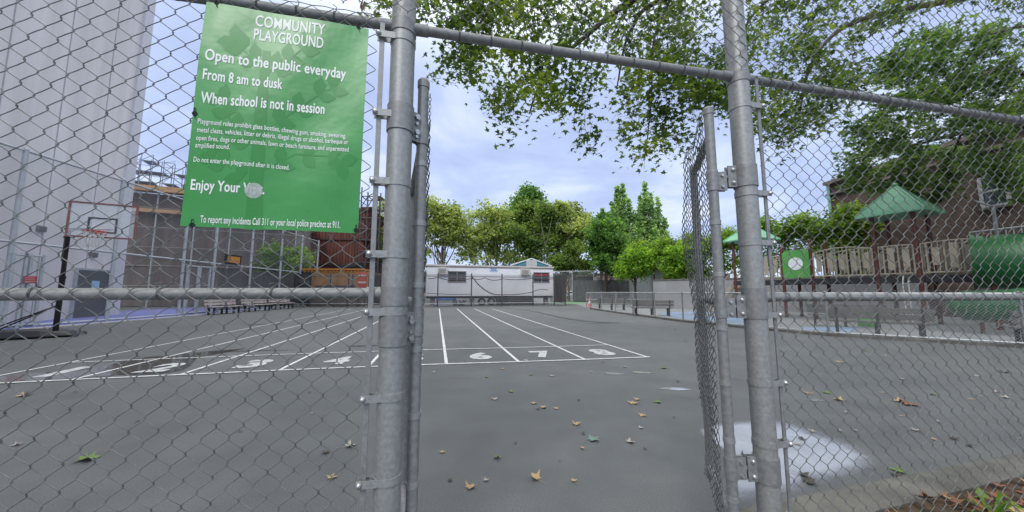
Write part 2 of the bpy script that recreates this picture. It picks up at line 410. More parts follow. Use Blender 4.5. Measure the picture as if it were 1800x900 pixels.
# wire ties holding the mesh to the rails
for a_, b_, z_ in ((-2.6, -0.15, 2.515), (0.1, S_R - 0.1, 2.515), (S_R + 0.2, 5.0, 2.515), (-2.6, -0.15, 1.345), (S_R + 0.2, 5.0, 1.322)):
    s = a_
    while s < b_:
        b = MB()
        for q in (-0.002, 0.002):
            pts = [fp(s + q, z_, 0) + FN * (0.0235 * math.cos(t)) + V(0, 0, 0.0235 * math.sin(t)) for t in [i * math.pi / 5 for i in range(11)]]
            b.tube(pts, 0.0017, 5)
        b.tube([fp(s, z_ + 0.024), fp(s + 0.006, z_ + 0.04, 0.01), fp(s - 0.004, z_ + 0.034, 0.03)], 0.0016, 5)
        b.build('wire_tie', WIRE, fence); s += 0.145 if z_ > 2 else 0.36
# tension bars and the bands that pull them to the posts
def clamp_band(sP, zc, sB, hgt, parent):
    """strap round a post reaching to the tension bar, with a carriage bolt"""
    b = MB(); b.ring(fp(sP, zc), PR - 0.001, PR + 0.003, hgt, n=28)
    sg = 1 if sB > sP else -1
    b.box(fp((sP + sB) / 2 + sg * 0.012, zc, 0.044), (abs(sB - sP) + 0.02, 0.0035, hgt), FD, FN)
    b.box(fp((sP + sB) / 2 + sg * 0.012, zc, 0.012), (abs(sB - sP) + 0.02, 0.0035, hgt), FD, FN)
    o = b.build('tension_band', GALV, parent)
    c = MB(); c.dome(fp(sB + sg * 0.012, zc, 0.0455), 0.0115, FN, n=14); c.tube([fp(sB + sg * 0.012, zc, 0.0), fp(sB + sg * 0.012, zc, 0.046)], 0.005, 8)
    c.tube([fp(sB + sg * 0.012, zc, -0.002), fp(sB + sg * 0.012, zc, 0.008)], 0.01, 6)
    c.build('carriage_bolt', BOLT, o)
for (sP, sB, z0_, zs) in ((0.0, -0.083, 0.05, (2.44, 2.09, 1.80, 1.50, 1.272, 0.945, 0.64, 0.30)), (S_R, S_R + 0.088, 0.10, (2.34, 1.86, 1.60, 1.235, 0.905, 0.62, 0.28))):
    b = MB(); b.box(fp(sB, (z0_ + 2.50) / 2, 0.028), (0.019, 0.006, 2.50 - z0_), FD, FN); b.build('tension_bar', GALVD, fence)
    for zc in zs: clamp_band(sP, zc, sB, 0.028, fence)
# hinge clamps bolted round the gate posts
def hinge(sP, zc, to, parent, h=0.115):
    b = MB(); b.ring(fp(sP, zc), PR - 0.001, PR + 0.005, h, n=28)
    d = (Vector((to.x, to.y, 0)) - fp(sP, 0)).normalized(); sd_ = V(-d.y, d.x, 0); c0 = fp(sP, zc)
    for q in (-0.012, 0.012): b.box(c0 + d * (PR + 0.022) + sd_ * q, (0.048, 0.006, h), d, sd_)
    o = b.build('hinge_clamp', GALVD, parent)
    c = MB()
    for dz in (-h * 0.3, h * 0.3):
        p = c0 + d * (PR + 0.02) + V(0, 0, dz); c.tube([p - sd_ * 0.026, p + sd_ * 0.026], 0.006, 8)
        c.tube([p - sd_ * 0.027, p - sd_ * 0.015], 0.0125, 6); c.dome(p + sd_ * 0.015, 0.012, sd_, n=10)
    c.tube([c0 + d * (PR + 0.03), c0 + d * (PR + 0.07)], 0.011, 10); c.tube([c0 + d * (PR + 0.06) + V(0, 0, -0.03), c0 + d * (PR + 0.06) + V(0, 0, 0.03)], 0.011, 10)
    c.build('hinge_bolt', BOLT, o)

def gate_leaf(label, near, far, z0, z1, postpt_s, hz, ztop_mesh, seed, curl=False):
    root = thing('gate_leaf', label, 'gate', (near.x, near.y, z0), 'leaves of the open gateway')
    d = (far - near).normalized(); nrm = V(d.y, -d.x, 0); L_ = (far - near).length
    b = MB(); b.tube([near + V(0, 0, z0), near + V(0, 0, z1)], 0.0242, 18); b.dome(near + V(0, 0, z1), 0.027, n=16, squash=0.8); b.ring(near + V(0, 0, z1 - 0.012), 0.02, 0.0272, 0.03)
    b.build('gate_stile', GALVD, root)
    b = MB(); b.tube([far + V(0, 0, z0), far + V(0, 0, ztop_mesh - 0.12)], 0.0242, 16); b.dome(far + V(0, 0, ztop_mesh - 0.12), 0.0242); b.build('gate_stile', GALVD, root)
    for zz in (z0 + 0.07, ztop_mesh - 0.16, 1.30):
        b = MB(); b.tube([near + V(0, 0, zz), far + V(0, 0, zz)], 0.021, 14); b.build('gate_rail', GALVD, root)
    def bend(A, Wv):
        if curl:
            s_ = A[:, 0] / L_; Wv = Wv.copy(); k = -0.012 * s_ + 0.02 * np.sin(A[:, 2] * 2.3 + 1) * s_ + 0.012 * np.sin(A[:, 2] * 7.0) * s_
            Wv[:, 0] += k; Wv[:, 2] += 0.02 * np.sin(s_ * 9)
        return Wv
    chain('chain_mesh', near + d * 0.02 + nrm * (-0.034 if curl else 0.027), d, L_ + (0.10 if curl else 0), z0 - 0.02, ztop_mesh, root, nrm, seed=seed, sag=0.009, zfun=bend, r=0.0021, W2=0.029)
    b = MB(); b.box(near + d * 0.045 + nrm * 0.02 + V(0, 0, (z0 + ztop_mesh) / 2), (0.019, 0.006, ztop_mesh - z0 - 0.05), d, nrm); b.build('tension_bar', GALVD, root)
    z = z0 + 0.2
    while z < z1 - 0.25:
        b = MB(); b.ring(near + V(0, 0, z), 0.0238, 0.0268, 0.024, n=18); b.box(near + d * 0.03 + nrm * 0.026 + V(0, 0, z), (0.05, 0.004, 0.024), d, nrm); z += 0.27
        b.build('tension_band', GALV, root)
    for zc in hz:
        c = MB(); pd = (fp(postpt_s, 0) - near).normalized(); sd_ = V(-pd.y, pd.x, 0)
        c.ring(near + V(0, 0, zc), 0.0238, 0.0285, 0.10, n=20)
        for q in (-0.011, 0.011): c.box(near + pd * 0.042 + sd_ * q + V(0, 0, zc), (0.05, 0.006, 0.10), pd, sd_)
        o = c.build('gate_hinge', GALVD, root)
        e = MB()
        for dz in (-0.03, 0.03): e.tube([near + pd * 0.042 - sd_ * 0.024 + V(0, 0, zc + dz), near + pd * 0.042 + sd_ * 0.024 + V(0, 0, zc + dz)], 0.0075, 8)
        e.build('hinge_bolt', BOLT, o)
    return root, d
LN = V(-0.408, 1.485, 0); LF = V(-0.668, 2.22, 0)
gl, _ = gate_leaf('left gate leaf swung open edge on behind the thick post beside the green banner', LN, LF, 0.10, 2.31, 0.0, (2.06, 1.215, 0.345), 2.16, 11)
RN = at(1265, 513, 1.76); RN.z = 0; RF = at(1231, 513, 2.33); RF.z = 0
gr, _ = gate_leaf('right gate leaf of buckled chain link folded back beside the right post', RN, RF, 0.16, 2.33, S_R, (1.93, 1.27, 0.50), 2.34, 12, curl=True)
for zc in (2.085, 1.195, 0.30): hinge(0.0, zc, LN, fence)
for zc in (1.955, 1.275, 0.50): hinge(S_R, zc, RN, fence)
# short chain dangling from the left stile
c = MB()
for i in range(9):
    z = 2.24 - i * 0.017; p = LN + V(0.034, -0.012, z); ax = V(1, 0, 0) if i % 2 else V(0, 1, 0)
    c.tube([p + ax * (0.006 * math.cos(t)) + V(0, 0, 0.011 * math.sin(t)) for t in [k * math.pi / 4 for k in range(9)]], 0.0016, 5)
tag(c.build('latch_chain', GALVD), 'short steel chain dangling at the top of the left gate leaf', 'chain')

# ---- banner
SOFF = 0.046
def on_sign(u, v, off=SOFF):
    """photo pixel -> point on the banner plane as (s along fence, z)"""
    r = ray(u, v); o = V(0, 0, CAM_H); p0 = FA + FN * off
    t = (p0 - o).dot(FN) / r.dot(FN); p = o + r * t
    return (p - p0).dot(FD), p.z
tl, tr, br, bl = [on_sign(*q) for q in ((363, 3), (648, 50), (629, 410), (316, 397))]
sign = thing('banner_sign', 'green community playground banner with white lettering tied to the fence', 'sign', fp((tl[0] + tr[0]) / 2, bl[1], SOFF))
SIGNG = mat('green_vinyl', (0.03, 0.26, 0.04), rough=0.3, var=0.1, scale=1.6, col2=(0.065, 0.35, 0.09), bump=0.35, bscale=3.5, spec=0.6)  # lighter green patches paint the vinyl's sheen into its colour
SIGND = mat('printed_dark_green', (0.034, 0.245, 0.048), rough=0.32, var=0.08, scale=3, spec=0.45)
SIGNW = mat('printed_white', (0.78, 0.83, 0.8), rough=0.4, var=0.05, spec=0.45)
b = MB(); nx, nz_ = 24, 30; vs = []
def bulge(a, c): return 0.004 * math.sin(a * 5 + 1) * math.sin(c * 4) + 0.0025 * math.sin(a * 11 + c * 7)
def sg_pt(a, c, lift=0.0):
    s0 = tl[0] + (tr[0] - tl[0]) * a; s1 = bl[0] + (br[0] - bl[0]) * a; z0 = tl[1] + (tr[1] - tl[1]) * a; z1 = bl[1] + (br[1] - bl[1]) * a
    return fp(s0 + (s1 - s0) * c, z0 + (z1 - z0) * c, SOFF + bulge(a, c) + lift)
for side in (0, 1):
    for j in range(nz_ + 1):
        for i in range(nx + 1): vs.append(sg_pt(i / nx, j / nz_, -0.0008 * side))
fs = []; M_ = (nx + 1) * (nz_ + 1)
for j in range(nz_):
    for i in range(nx):
        q = (j * (nx + 1) + i, (j + 1) * (nx + 1) + i, (j + 1) * (nx + 1) + i + 1, j * (nx + 1) + i + 1)
        fs.append(q); fs.append(tuple(M_ + k for k in reversed(q)))
edge = [j * (nx + 1) for j in range(nz_ + 1)] + [nz_ * (nx + 1) + i for i in range(1, nx + 1)] + [j * (nx + 1) + nx for j in range(nz_ - 1, -1, -1)] + [i for i in range(nx - 1, 0, -1)]
for k in range(len(edge)): fs.append((edge[k], M_ + edge[k], M_ + edge[(k + 1) % len(edge)], edge[(k + 1) % len(edge)]))
b.add(vs, fs, True); b.build('banner_panel', SIGNG, sign, angle=60)
def inv_sign(s, z):
    """(s,z) -> banner parameters a,c (a few Newton-like passes)"""
    a = c = 0.5
    for _ in range(12):
        w0 = (tl[0] + (tr[0] - tl[0]) * a, tl[1] + (tr[1] - tl[1]) * a); w1 = (bl[0] + (br[0] - bl[0]) * a, bl[1] + (br[1] - bl[1]) * a)
        c = (z - w0[1]) / (w1[1] - w0[1])
        l = tl[0] + (bl[0] - tl[0]) * c; r_ = tr[0] + (br[0] - tr[0]) * c; a = (s - l) / (r_ - l)
    return a, c
def sign_flat(s, z, lift):
    a, c = inv_sign(s, z); return fp(s, z, SOFF + bulge(a, c) + lift)
def text_mesh(txt, weight=0.0):
    cu = bpy.data.curves.new('t', 'FONT'); cu.body = txt; cu.size = 1.0; cu.offset = weight; cu.resolution_u = 3; cu.space_character = 1.04
    ob = bpy.data.objects.new('t', cu); COL.objects.link(ob)
    dg = bpy.context.evaluated_depsgraph_get(); me = bpy.data.meshes.new_from_object(ob.evaluated_get(dg))
    vs = [v.co.copy() for v in me.vertices]; fs = [tuple(p.vertices) for p in me.polygons]
    bpy.data.objects.remove(ob); bpy.data.curves.remove(cu); bpy.data.meshes.remove(me)
    return vs, fs
# lines: text, left pixel (baseline), right pixel (baseline), cap height in px, weight
LINES = [('COMMUNITY', (449, 45), (571, 62), 20, 0.021), ('PLAYGROUND', (446, 69), (568, 85), 20, 0.021),
         ('Open to the public everyday', (362, 106), (607, 137), 20, 0.026), ('From 8 am to dusk', (358, 140), (496, 157), 19, 0.026),
         ('When school is not in session', (354, 181), (569, 199), 20, 0.026),
         ('Playground rules prohibit glass bottles, chewing gum, smoking, swearing,', (348, 217), (608, 243), 9, 0.014),
         ('metal cleats, vehicles, litter or debris, illegal drugs or alcohol, barbeque or', (347, 232), (612, 254), 9, 0.014),
         ('open fires, dogs or other animals, lawn or beach furniture, and unpermitted', (345, 246), (613, 267), 9, 0.014),
         ('amplified sound.', (343, 259), (405, 263), 9, 0.014),
         ('Do not enter the playground after it is closed.', (340, 284), (508, 298), 9, 0.014),
         ('Enjoy Your Visit.', (335, 333), (464, 341), 19, 0.026),
         ('To report any incidents Call 311 or your local police precinct at 911.', (352, 391), (598, 401), 13, 0.018)]
for txt, pl, pr, cap, wt in LINES:
    vs, fs = text_mesh(txt, 0.003); x0 = min(v.x for v in vs); x1 = max(v.x for v in vs)
    s0, z0 = on_sign(*pl); s1, z1 = on_sign(*pr); _, zt = on_sign(pl[0], pl[1] - cap)
    ch = (zt - z0) / 0.73; b = MB()
    for q, (sx_, sy_) in enumerate(((-1, 0), (1, 0), (0, 0.8), (0, -0.8))):                       # overprinted strokes make the lettering bold
        P = [sign_flat(s0 + (s1 - s0) * (v.x + sx_ * wt - x0) / (x1 - x0), z0 + (z1 - z0) * (v.x - x0) / (x1 - x0) + (v.y + sy_ * wt) * ch, 0.0011 + 0.00012 * q) for v in vs]
        b.add(P, fs)
    b.build('lettering', SIGNW, sign)
# the tree printed behind the words: trunk, branches, leaves
b = MB()
def sg_px(u, v, lift=0.0005): s, z = on_sign(u, v); return sign_flat(s, z, lift)
TRL = ((428, 403), (436, 330), (448, 200), (462, 88)); TRR = ((462, 404), (462, 330), (470, 200), (476, 90))
for i in range(3):
    for k in range(8):
        def mixp(T, f): return (T[i][0] + (T[i + 1][0] - T[i][0]) * f, T[i][1] + (T[i + 1][1] - T[i][1]) * f)
        b.poly([sg_px(*mixp(TRL, k / 8), 0.0005), sg_px(*mixp(TRR, k / 8), 0.0005), sg_px(*mixp(TRR, (k + 1) / 8), 0.0005), sg_px(*mixp(TRL, (k + 1) / 8), 0.0005)])
def pleaf(u, v, ang, l, wd):
    ca, sa = math.cos(ang), math.sin(ang)
    b.poly([sg_px(u + l * x * ca - wd * y * sa, v + l * x * sa + wd * y * ca, 0.0006) for x, y in ((0, 0), (0.3, 0.42), (0.6, 0.45), (1, 0), (0.6, -0.45), (0.3, -0.42))])
def pbranch(pts, n, l=34, wd=24):
    for i in range(len(pts) - 1):
        (u0, v0), (u1, v1) = pts[i], pts[i + 1]; d = math.hypot(u1 - u0, v1 - v0); nx_, ny_ = -(v1 - v0) / d * 1.4, (u1 - u0) / d * 1.4
        b.poly([sg_px(u0 + nx_, v0 + ny_, 0.00055), sg_px(u1 + nx_, v1 + ny_, 0.00055), sg_px(u1 - nx_, v1 - ny_, 0.00055), sg_px(u0 - nx_, v0 - ny_, 0.00055)])
    for k in range(n):
        t = (k + 0.6) / n * (len(pts) - 1); i = min(int(t), len(pts) - 2); f = t - i
        u = pts[i][0] + (pts[i + 1][0] - pts[i][0]) * f; v = pts[i][1] + (pts[i + 1][1] - pts[i][1]) * f
        a = math.atan2(pts[i + 1][1] - pts[i][1], pts[i + 1][0] - pts[i][0])
        pleaf(u, v, a + 0.75, l, wd); pleaf(u, v, a - 0.75, l, wd)
pbranch([(468, 230), (510, 200), (560, 165), (590, 150)], 4); pbranch([(460, 300), (520, 270), (580, 275), (605, 290)], 4)
pbranch([(452, 270), (410, 220), (385, 170)], 4); pbranch([(468, 130), (500, 110), (540, 80)], 3); pbranch([(445, 330), (400, 290), (370, 270)], 3); pbranch([(464, 120), (430, 90), (410, 70)], 3)
b.build('printed_tree', SIGND, sign)
b = MB(); su, sz = on_sign(446, 335); n = 26
ring_ = [sign_flat(su + 0.030 * math.cos(2 * math.pi * k / n), sz + 0.030 * math.sin(2 * math.pi * k / n), 0.0018) for k in range(n)]
b.poly(ring_); st_ = mat('worn_white_sticker', (0.5, 0.56, 0.53), rough=0.6, var=0.22, scale=60); st_.node_tree.nodes['Principled BSDF'].inputs['Alpha'].default_value = 0.62; b.build('sticker', st_, sign)
for (u, v) in ((381, 5), (630, 46), (626, 405), (338, 396), (343, 200)):
    b = MB(); s, z = on_sign(u, v); p = fp(s, z, SOFF + 0.002); b.ring(p, 0.004, 0.009, 0.003, FN, n=14)
    b.tube([p + V(0, 0, -0.004), p + FN * 0.006, p + V(0, 0, 0.02) + FN * 0.004, p + V(0, 0, 0.03) - FN * 0.03], 0.0018, 5); b.tube([p, p + FD * 0.004 - V(0, 0, 0.02) + FN * 0.004], 0.0015, 4)
    b.build('cable_tie', DARK, sign)

# ------------------------------------------------------------------ painted track, puddles, paving
PAINT = mat('worn_white_paint', (0.56, 0.58, 0.58), rough=0.6, var=0.16, scale=7, col2=(0.72, 0.74, 0.75), bump=0.05, bscale=80)
NEAR = [V(-8.15, 5.08, 0), V(-6.78, 5.42, 0), V(-5.42, 5.74, 0), V(-4.02, 6.06, 0), V(-2.6, 6.34, 0), V(-1.23, 6.58, 0), V(0.131, 6.78, 0), V(1.46, 7.0, 0), V(2.81, 7.26, 0)]
FAR = [V(-1.587 - 1.41 * (8 - k), 27.6, 0) for k in range(9)]
def strip(b, pts, wd, z):
    pts = [Vector(p) for p in pts]
    for i in range(len(pts) - 1):
        a, c = pts[i], pts[i + 1]; d = (c - a).normalized(); n = V(-d.y, d.x, 0) * wd / 2
        b.poly([a + n + V(0, 0, z), a - n + V(0, 0, z), c - n + V(0, 0, z), c + n + V(0, 0, z)])
b = MB(); 
for k in range(9): strip(b, [NEAR[k], FAR[k]], 0.062, 0.0081)
struct('lane_lines', b, PAINT)
b = MB(); strip(b, [V(-8.2, 5.07, 0)] + NEAR[1:-1] + [NEAR[-1] + (NEAR[-1] - NEAR[-2]).normalized() * 0.05], 0.066, 0.0101); struct('start_line', b, PAINT)
SEC = [NEAR[k] + (FAR[k] - NEAR[k]).normalized() * 1.65 for k in range(9)]
b = MB(); strip(b, SEC, 0.055, 0.0121); struct('cross_line', b, PAINT)
for k in range(8):
    vs, fs = text_mesh(str(k + 1), 0.05); x0 = min(v.x for v in vs); x1 = max(v.x for v in vs); y0 = min(v.y for v in vs); y1 = max(v.y for v in vs)
    c = (NEAR[k] + NEAR[k + 1] + SEC[k] + SEC[k + 1]) / 4 - (SEC[k] - NEAR[k]) * 0.06 + (NEAR[k + 1] - NEAR[k]) * 0.02; ex = (NEAR[k + 1] - NEAR[k]).normalized(); ey = (FAR[k] - NEAR[k]).normalized()
    wd = 0.2 if k == 0 else 0.46; b = MB()
    b.add([c + ex * ((v.x - (x0 + x1) / 2) / (x1 - x0) * wd) + ey * ((v.y - (y0 + y1) / 2) / (y1 - y0) * 0.78) + V(0, 0, 0.0081) for v in vs], fs)
    struct('lane_number', b, mat('stencil_paint', (0.4, 0.42, 0.42), rough=0.65, var=0.25, scale=9, col2=(0.6, 0.62, 0.63)))
def puddle_mat(name, col, rough=0.03, spec=0.8):
    """water film: 'depth' is 1 inside and 0 at the drying rim, broken up by noise"""
    if name in MATS: return MATS[name]
    m = mat(name, col, rough=rough, var=0.2, scale=2.5, spec=spec, bump=0.015, bscale=8); t = m.node_tree; A = t.nodes.new; K = t.links.new
    at_ = A('ShaderNodeAttribute'); at_.attribute_name = 'depth'; n = A('ShaderNodeTexNoise'); n.inputs['Scale'].default_value = 7; n.inputs['Detail'].default_value = 6
    c = A('ShaderNodeTexCoord'); K(c.outputs['Object'], n.inputs['Vector']); ad = A('ShaderNodeMath'); ad.operation = 'MULTIPLY_ADD'; ad.inputs[1].default_value = 0.5; K(n.outputs['Fac'], ad.inputs[0]); K(at_.outputs['Fac'], ad.inputs[2])
    mr = A('ShaderNodeMapRange'); mr.interpolation_type = 'SMOOTHSTEP'; mr.inputs['From Min'].default_value = 0.28; mr.inputs['From Max'].default_value = 1.0; K(ad.outputs[0], mr.inputs[0]); K(mr.outputs[0], t.nodes['Principled BSDF'].inputs['Alpha'])
    return m
def water(pts, m, name='puddle', core=0.72, pull=(0, 0)):
    n = len(pts); c = sum(pts, V(0, 0, 0)) / n + V(pull[0], pull[1], 0); b = MB()
    rings = [[c + (p - c) * f for p in pts] for f in (1.0, (1 + core) / 2, core)]
    b.add(rings[0] + rings[1] + rings[2] + [c], [(r * n + k, r * n + (k + 1) % n, (r + 1) * n + (k + 1) % n, (r + 1) * n + k) for r in (0, 1) for k in range(n)] + [(2 * n + k, 2 * n + (k + 1) % n, 3 * n) for k in range(n)])
    o = struct(name, b, m); a = o.data.attributes.new('depth', 'FLOAT', 'POINT'); a.data.foreach_set('value', [0.0] * n + [0.5] * n + [1.0] * (n + 1)); return o
PALEPUD = puddle_mat('pale_puddle', (0.28, 0.295, 0.32)); WET = puddle_mat('brown_puddle', (0.062, 0.058, 0.05))  # pale base colour for the post puddle and the small ones, dark brown for the left
DAMPW = puddle_mat('damp_film', (0.06, 0.062, 0.062), rough=0.3, spec=0.5)
DAMP = mat('damp_asphalt', (0.055, 0.057, 0.058), rough=0.35, var=0.25, scale=1.2, spec=0.5)
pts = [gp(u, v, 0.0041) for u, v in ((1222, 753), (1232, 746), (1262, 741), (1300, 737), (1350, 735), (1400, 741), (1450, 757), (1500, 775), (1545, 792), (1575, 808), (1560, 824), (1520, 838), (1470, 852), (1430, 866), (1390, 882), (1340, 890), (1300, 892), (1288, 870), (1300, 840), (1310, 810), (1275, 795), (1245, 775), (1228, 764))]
water(pts[::-1], PALEPUD, core=0.6, pull=(-0.22, 0.1))
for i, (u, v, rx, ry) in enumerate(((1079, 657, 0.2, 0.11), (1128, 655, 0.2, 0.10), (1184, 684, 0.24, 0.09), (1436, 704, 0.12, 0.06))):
    water(blob(gp(u, v), rx, ry, 0.0051, seed=10 + i), PALEPUD, core=0.5)
b = MB(); pp = [gp(u, v, 0.0041) for u, v in ((184, 648), (195, 640), (222, 632), (262, 626), (310, 623), (365, 617), (440, 611), (400, 619), (350, 628), (338, 642), (322, 652), (280, 659), (235, 661), (200, 661))]
water(pp[::-1], WET, core=0.8)
b = MB(); pp = [gp(u, v, 0.0061) for u, v in ((-60, 668), (60, 655), (150, 650), (225, 634), (200, 641), (185, 652), (210, 660), (100, 668), (0, 676))]
water(pp[::-1], puddle_mat('grey_puddle', (0.13, 0.135, 0.14)), core=0.8)
for i, (u, v, rx, ry) in enumerate(((465, 570, 0.9, 0.16), (640, 608, 0.5, 0.16), (430, 617, 1.0, 0.12), (1060, 568, 0.9, 0.2))):
    water(blob(gp(u, v), rx, ry, 0.0031, seed=30 + i, rot=0.1), DAMPW, 'damp_patch', 0.4)
b = MB(); trail = [gp(u, v) for u, v in ((872, 541), (905, 543), (925, 545), (950, 550), (975, 556), (1000, 561), (1030, 565), (1060, 567), (1090, 568))]
strip(b, trail, 0.2, 0.0091); struct('wet_trail', b, DAMP)

# concrete edging and litter strip outside the right hand fence
CONC = mat('grey_concrete', (0.115, 0.112, 0.10), rough=0.9, var=0.45, scale=3, bump=0.3, bscale=60)
b = MB(); a0 = fp(S_R - 0.02, 0, -0.44); a1 = fp(6.5, 0, -0.68); c0 = fp(S_R - 0.02, 0, -0.20); c1 = fp(6.5, 0, -0.48)
b.prism([a0 + V(0, 0, -0.05), a1 + V(0, 0, -0.05), c1 + V(0, 0, -0.05), c0 + V(0, 0, -0.05)], V(0, 0, 0.075)); struct('concrete_kerb', b, CONC)
b = MB(); b.poly([fp(S_R + 0.05, 0.0161, -0.20), fp(6.5, 0.0161, -0.48), fp(6.5, 0.0161, 2.2), fp(S_R - 0.1, 0.0161, 2.2)][::-1])
struct('soil', b, mat('brown_soil', (0.05, 0.036, 0.027), rough=0.95, var=0.5, scale=14, bump=0.9, bscale=50, spec=0.1, col2=(0.12, 0.085, 0.06)))

# ------------------------------------------------------------------ left: court, white building, netting
BLUE = mat('blue_court_paint', (0.13, 0.15, 0.42), rough=0.7, var=0.16, scale=0.7)
CD = V(-0.09, 1, 0).normalized(); C0 = V(-17.4, 11, 0)
def court(s, off=0.0): return C0 + CD * s + V(-CD.y, CD.x, 0) * off
b = MB(); b.poly([court(-20, 0.18), court(19, 0.18), court(19, 9), court(-20, 9)]); [setattr(p, 'z', 0.008) for p in b.v]; struct('blue_court', b, BLUE)
b = MB(); b.prism([court(-20, -0.12), court(19, -0.12), court(19, 0.18), court(-20, 0.18)], V(0, 0, 0.035)); struct('court_edging', b, mat('pale_edging', (0.42, 0.42, 0.42), rough=0.8, var=0.2, scale=2))

def on_plane(u, v, P, D):
    """photo pixel -> point on the vertical plane through P along D"""
    n = V(D.y, -D.x, 0); r = ray(u, v); o = V(0, 0, CAM_H); t = (P - o).dot(n) / r.dot(n); return o + r * t
WD = V(-0.335, 0.942, 0).normalized(); WP = V(-23.6, 20.6, 0); WNR = V(WD.y, -WD.x, 0)         # towards the court
WHITE = mat('white_stucco', (0.66, 0.64, 0.63), rough=0.8, var=0.12, scale=1.1, bump=0.1, bscale=30, stretch=(1, 1, 0.07), col2=(0.75, 0.72, 0.72))
wb = thing('white_building', 'tall windowless white building with pale wall panels behind the basketball hoop', 'building', WP.copy())
b = MB(); b.prism([WP, WP - WD * 40, WP - WD * 40 - WNR * 14, WP - WNR * 14], V(0, 0, 27)); b.build('wall', WHITE, wb)
b = MB(); b.box(WP - WD * 0.35 + WNR * 0.06 + V(0, 0, 13.5), (0.75, 0.12, 27), WD, WNR); b.build('corner_trim', mat('pale_trim', (0.62, 0.62, 0.66), rough=0.7, var=0.05), wb)
b = MB()
for k in range(1, 14): b.box(WP - WD * (k * 2.6) + WNR * 0.006 + V(0, 0, 13.5), (0.05, 0.012, 27), WD, WNR)
b.build('panel_seams', mat('seam_grey', (0.36, 0.36, 0.38), rough=0.8), wb)
q0 = on_plane(134, 474, WP, WD); q1 = on_plane(181, 553, WP, WD); dw = abs((q1 - q0).dot(WD))
b = MB(); b.box(V((q0.x + q1.x) / 2, (q0.y + q1.y) / 2, q0.z / 2) + WNR * 0.05, (dw, 0.1, q0.z), WD, WNR)
dr = b.build('door', mat('dark_grey_door', (0.07, 0.075, 0.08), rough=0.5), wb)
b = MB(); cdr = V((q0.x + q1.x) / 2, (q0.y + q1.y) / 2, 0) + WNR * 0.11
b.box(cdr + V(0, 0, 1.75) + WD * 0.1, (0.5, 0.02, 0.4), WD, WNR); b.build('notice', mat('pale_blue_notice', (0.35, 0.55, 0.75), rough=0.5), dr)
b = MB()
for sx in (-1, 1): b.box(cdr + WD * sx * (dw / 2 + 0.06) + V(0, 0, q0.z / 2) - WNR * 0.06, (0.1, 0.14, q0.z), WD, WNR)
b.box(cdr + V(0, 0, q0.z + 0.05) - WNR * 0.06, (dw + 0.22, 0.14, 0.1), WD, WNR); b.build('door_frame', FARSTEEL, wb)
for (u, v) in ((70, 402), (163, 448)):
    p = on_plane(u, v, WP, WD); b = MB(); b.box(p + WNR * 0.05, (0.38, 0.12, 0.26), WD, WNR)
    for k in range(3): b.box(p + WNR * 0.12 + V(0, 0, -0.07 + 0.07 * k), (0.32, 0.03, 0.02), WD, WNR)
    b.build('wall_vent', mat('vent_grey', (0.2, 0.2, 0.21), rough=0.6), wb)

# tall court fence along the blue court
cf = thing('court_fence', 'very tall pale chain link fence along the edge of the blue court', 'fence', court(0, 0.5))
FH = 6.6; post_s = []
def court_s_of_u(u, off=0.5):
    r = ray(u, 513); P = court(0, off); n = V(CD.y, -CD.x, 0); t = (P).dot(n) / V(r.x, r.y, 0).dot(n); return (V(r.x, r.y, 0) * t - P).dot(CD)
for u in (-380, -160, 8, 193, 317, 372, 437, 490, 526, 555): post_s.append(court_s_of_u(u))
for s in post_s:
    b = MB(); p = court(s, 0.5); b.tube([p, p + V(0, 0, FH)], 0.075, 10); b.dome(p + V(0, 0, FH), 0.08, n=10); b.build('fence_post', FARSTEEL, cf)
for z in (0.1, 3.15, FH - 0.05):
    b = MB(); b.tube([court(post_s[0], 0.5) + V(0, 0, z), court(post_s[-1], 0.5) + V(0, 0, z)], 0.045, 8); b.build('fence_rail', FARSTEEL, cf)
b = MB(); b.sheet(court(post_s[0], 0.56), court(post_s[-1], 0.56), 0.05, FH); b.build('chain_mesh', LINK, cf)
b = MB(); b.sheet(court(court_s_of_u(385), 0.62), court(post_s[-1], 0.62), 0.05, 2.9); b.build('windscreen', netmat('grey_windscreen', (0.075, 0.08, 0.085), 0.82), cf)
for (ua, ub, top, lab) in ((14, 68, 2.75, 'closed chain link gate in the court fence at the foot of the white building'), (326, 366, 2.9, 'narrow double chain link gate in the court fence left of the pale benches')):
    sa, sb = court_s_of_u(ua, 0.42), court_s_of_u(ub, 0.42); o = court((sa + sb) / 2, 0.42); gt = thing('court_gate', lab, 'gate', o)
    for s in ([sa, sb, (sa + sb) / 2 - 0.07, (sa + sb) / 2 + 0.07]):
        b = MB(); p = court(s, 0.42); b.tube([p + V(0, 0, 0.05), p + V(0, 0, top)], 0.055, 8); b.build('gate_post', FARSTEEL, gt)
    b = MB()
    for z in (0.15, 1.4, top - 0.05): b.tube([court(sa, 0.42) + V(0, 0, z), court(sb, 0.42) + V(0, 0, z)], 0.035, 8)
    b.build('gate_rails', FARSTEEL, gt)
    b = MB(); b.sheet(court(sa, 0.40), court(sb, 0.40), 0.1, top); b.build('chain_mesh', LINK, gt)
p = court(court_s_of_u(49, 0.34), 0.34) + V(0, 0, 1.80); b = MB(); b.box(p, (0.42, 0.012, 0.26), CD); sp = b.build('warning_sign', mat('faded_red_sign', (0.42, 0.05, 0.06), rough=0.5, var=0.2, scale=20)); tag(sp, 'small red rectangular sign on the court gate by the white building', 'sign')
b = MB()
for k in range(3): b.box(p + V(CD.y, -CD.x, 0) * 0.008 + V(0, 0, 0.07 - 0.07 * k), (0.28, 0.004, 0.022), CD)
b.build('sign_text', mat('faded_pink_print', (0.55, 0.3, 0.32), rough=0.5), sp)
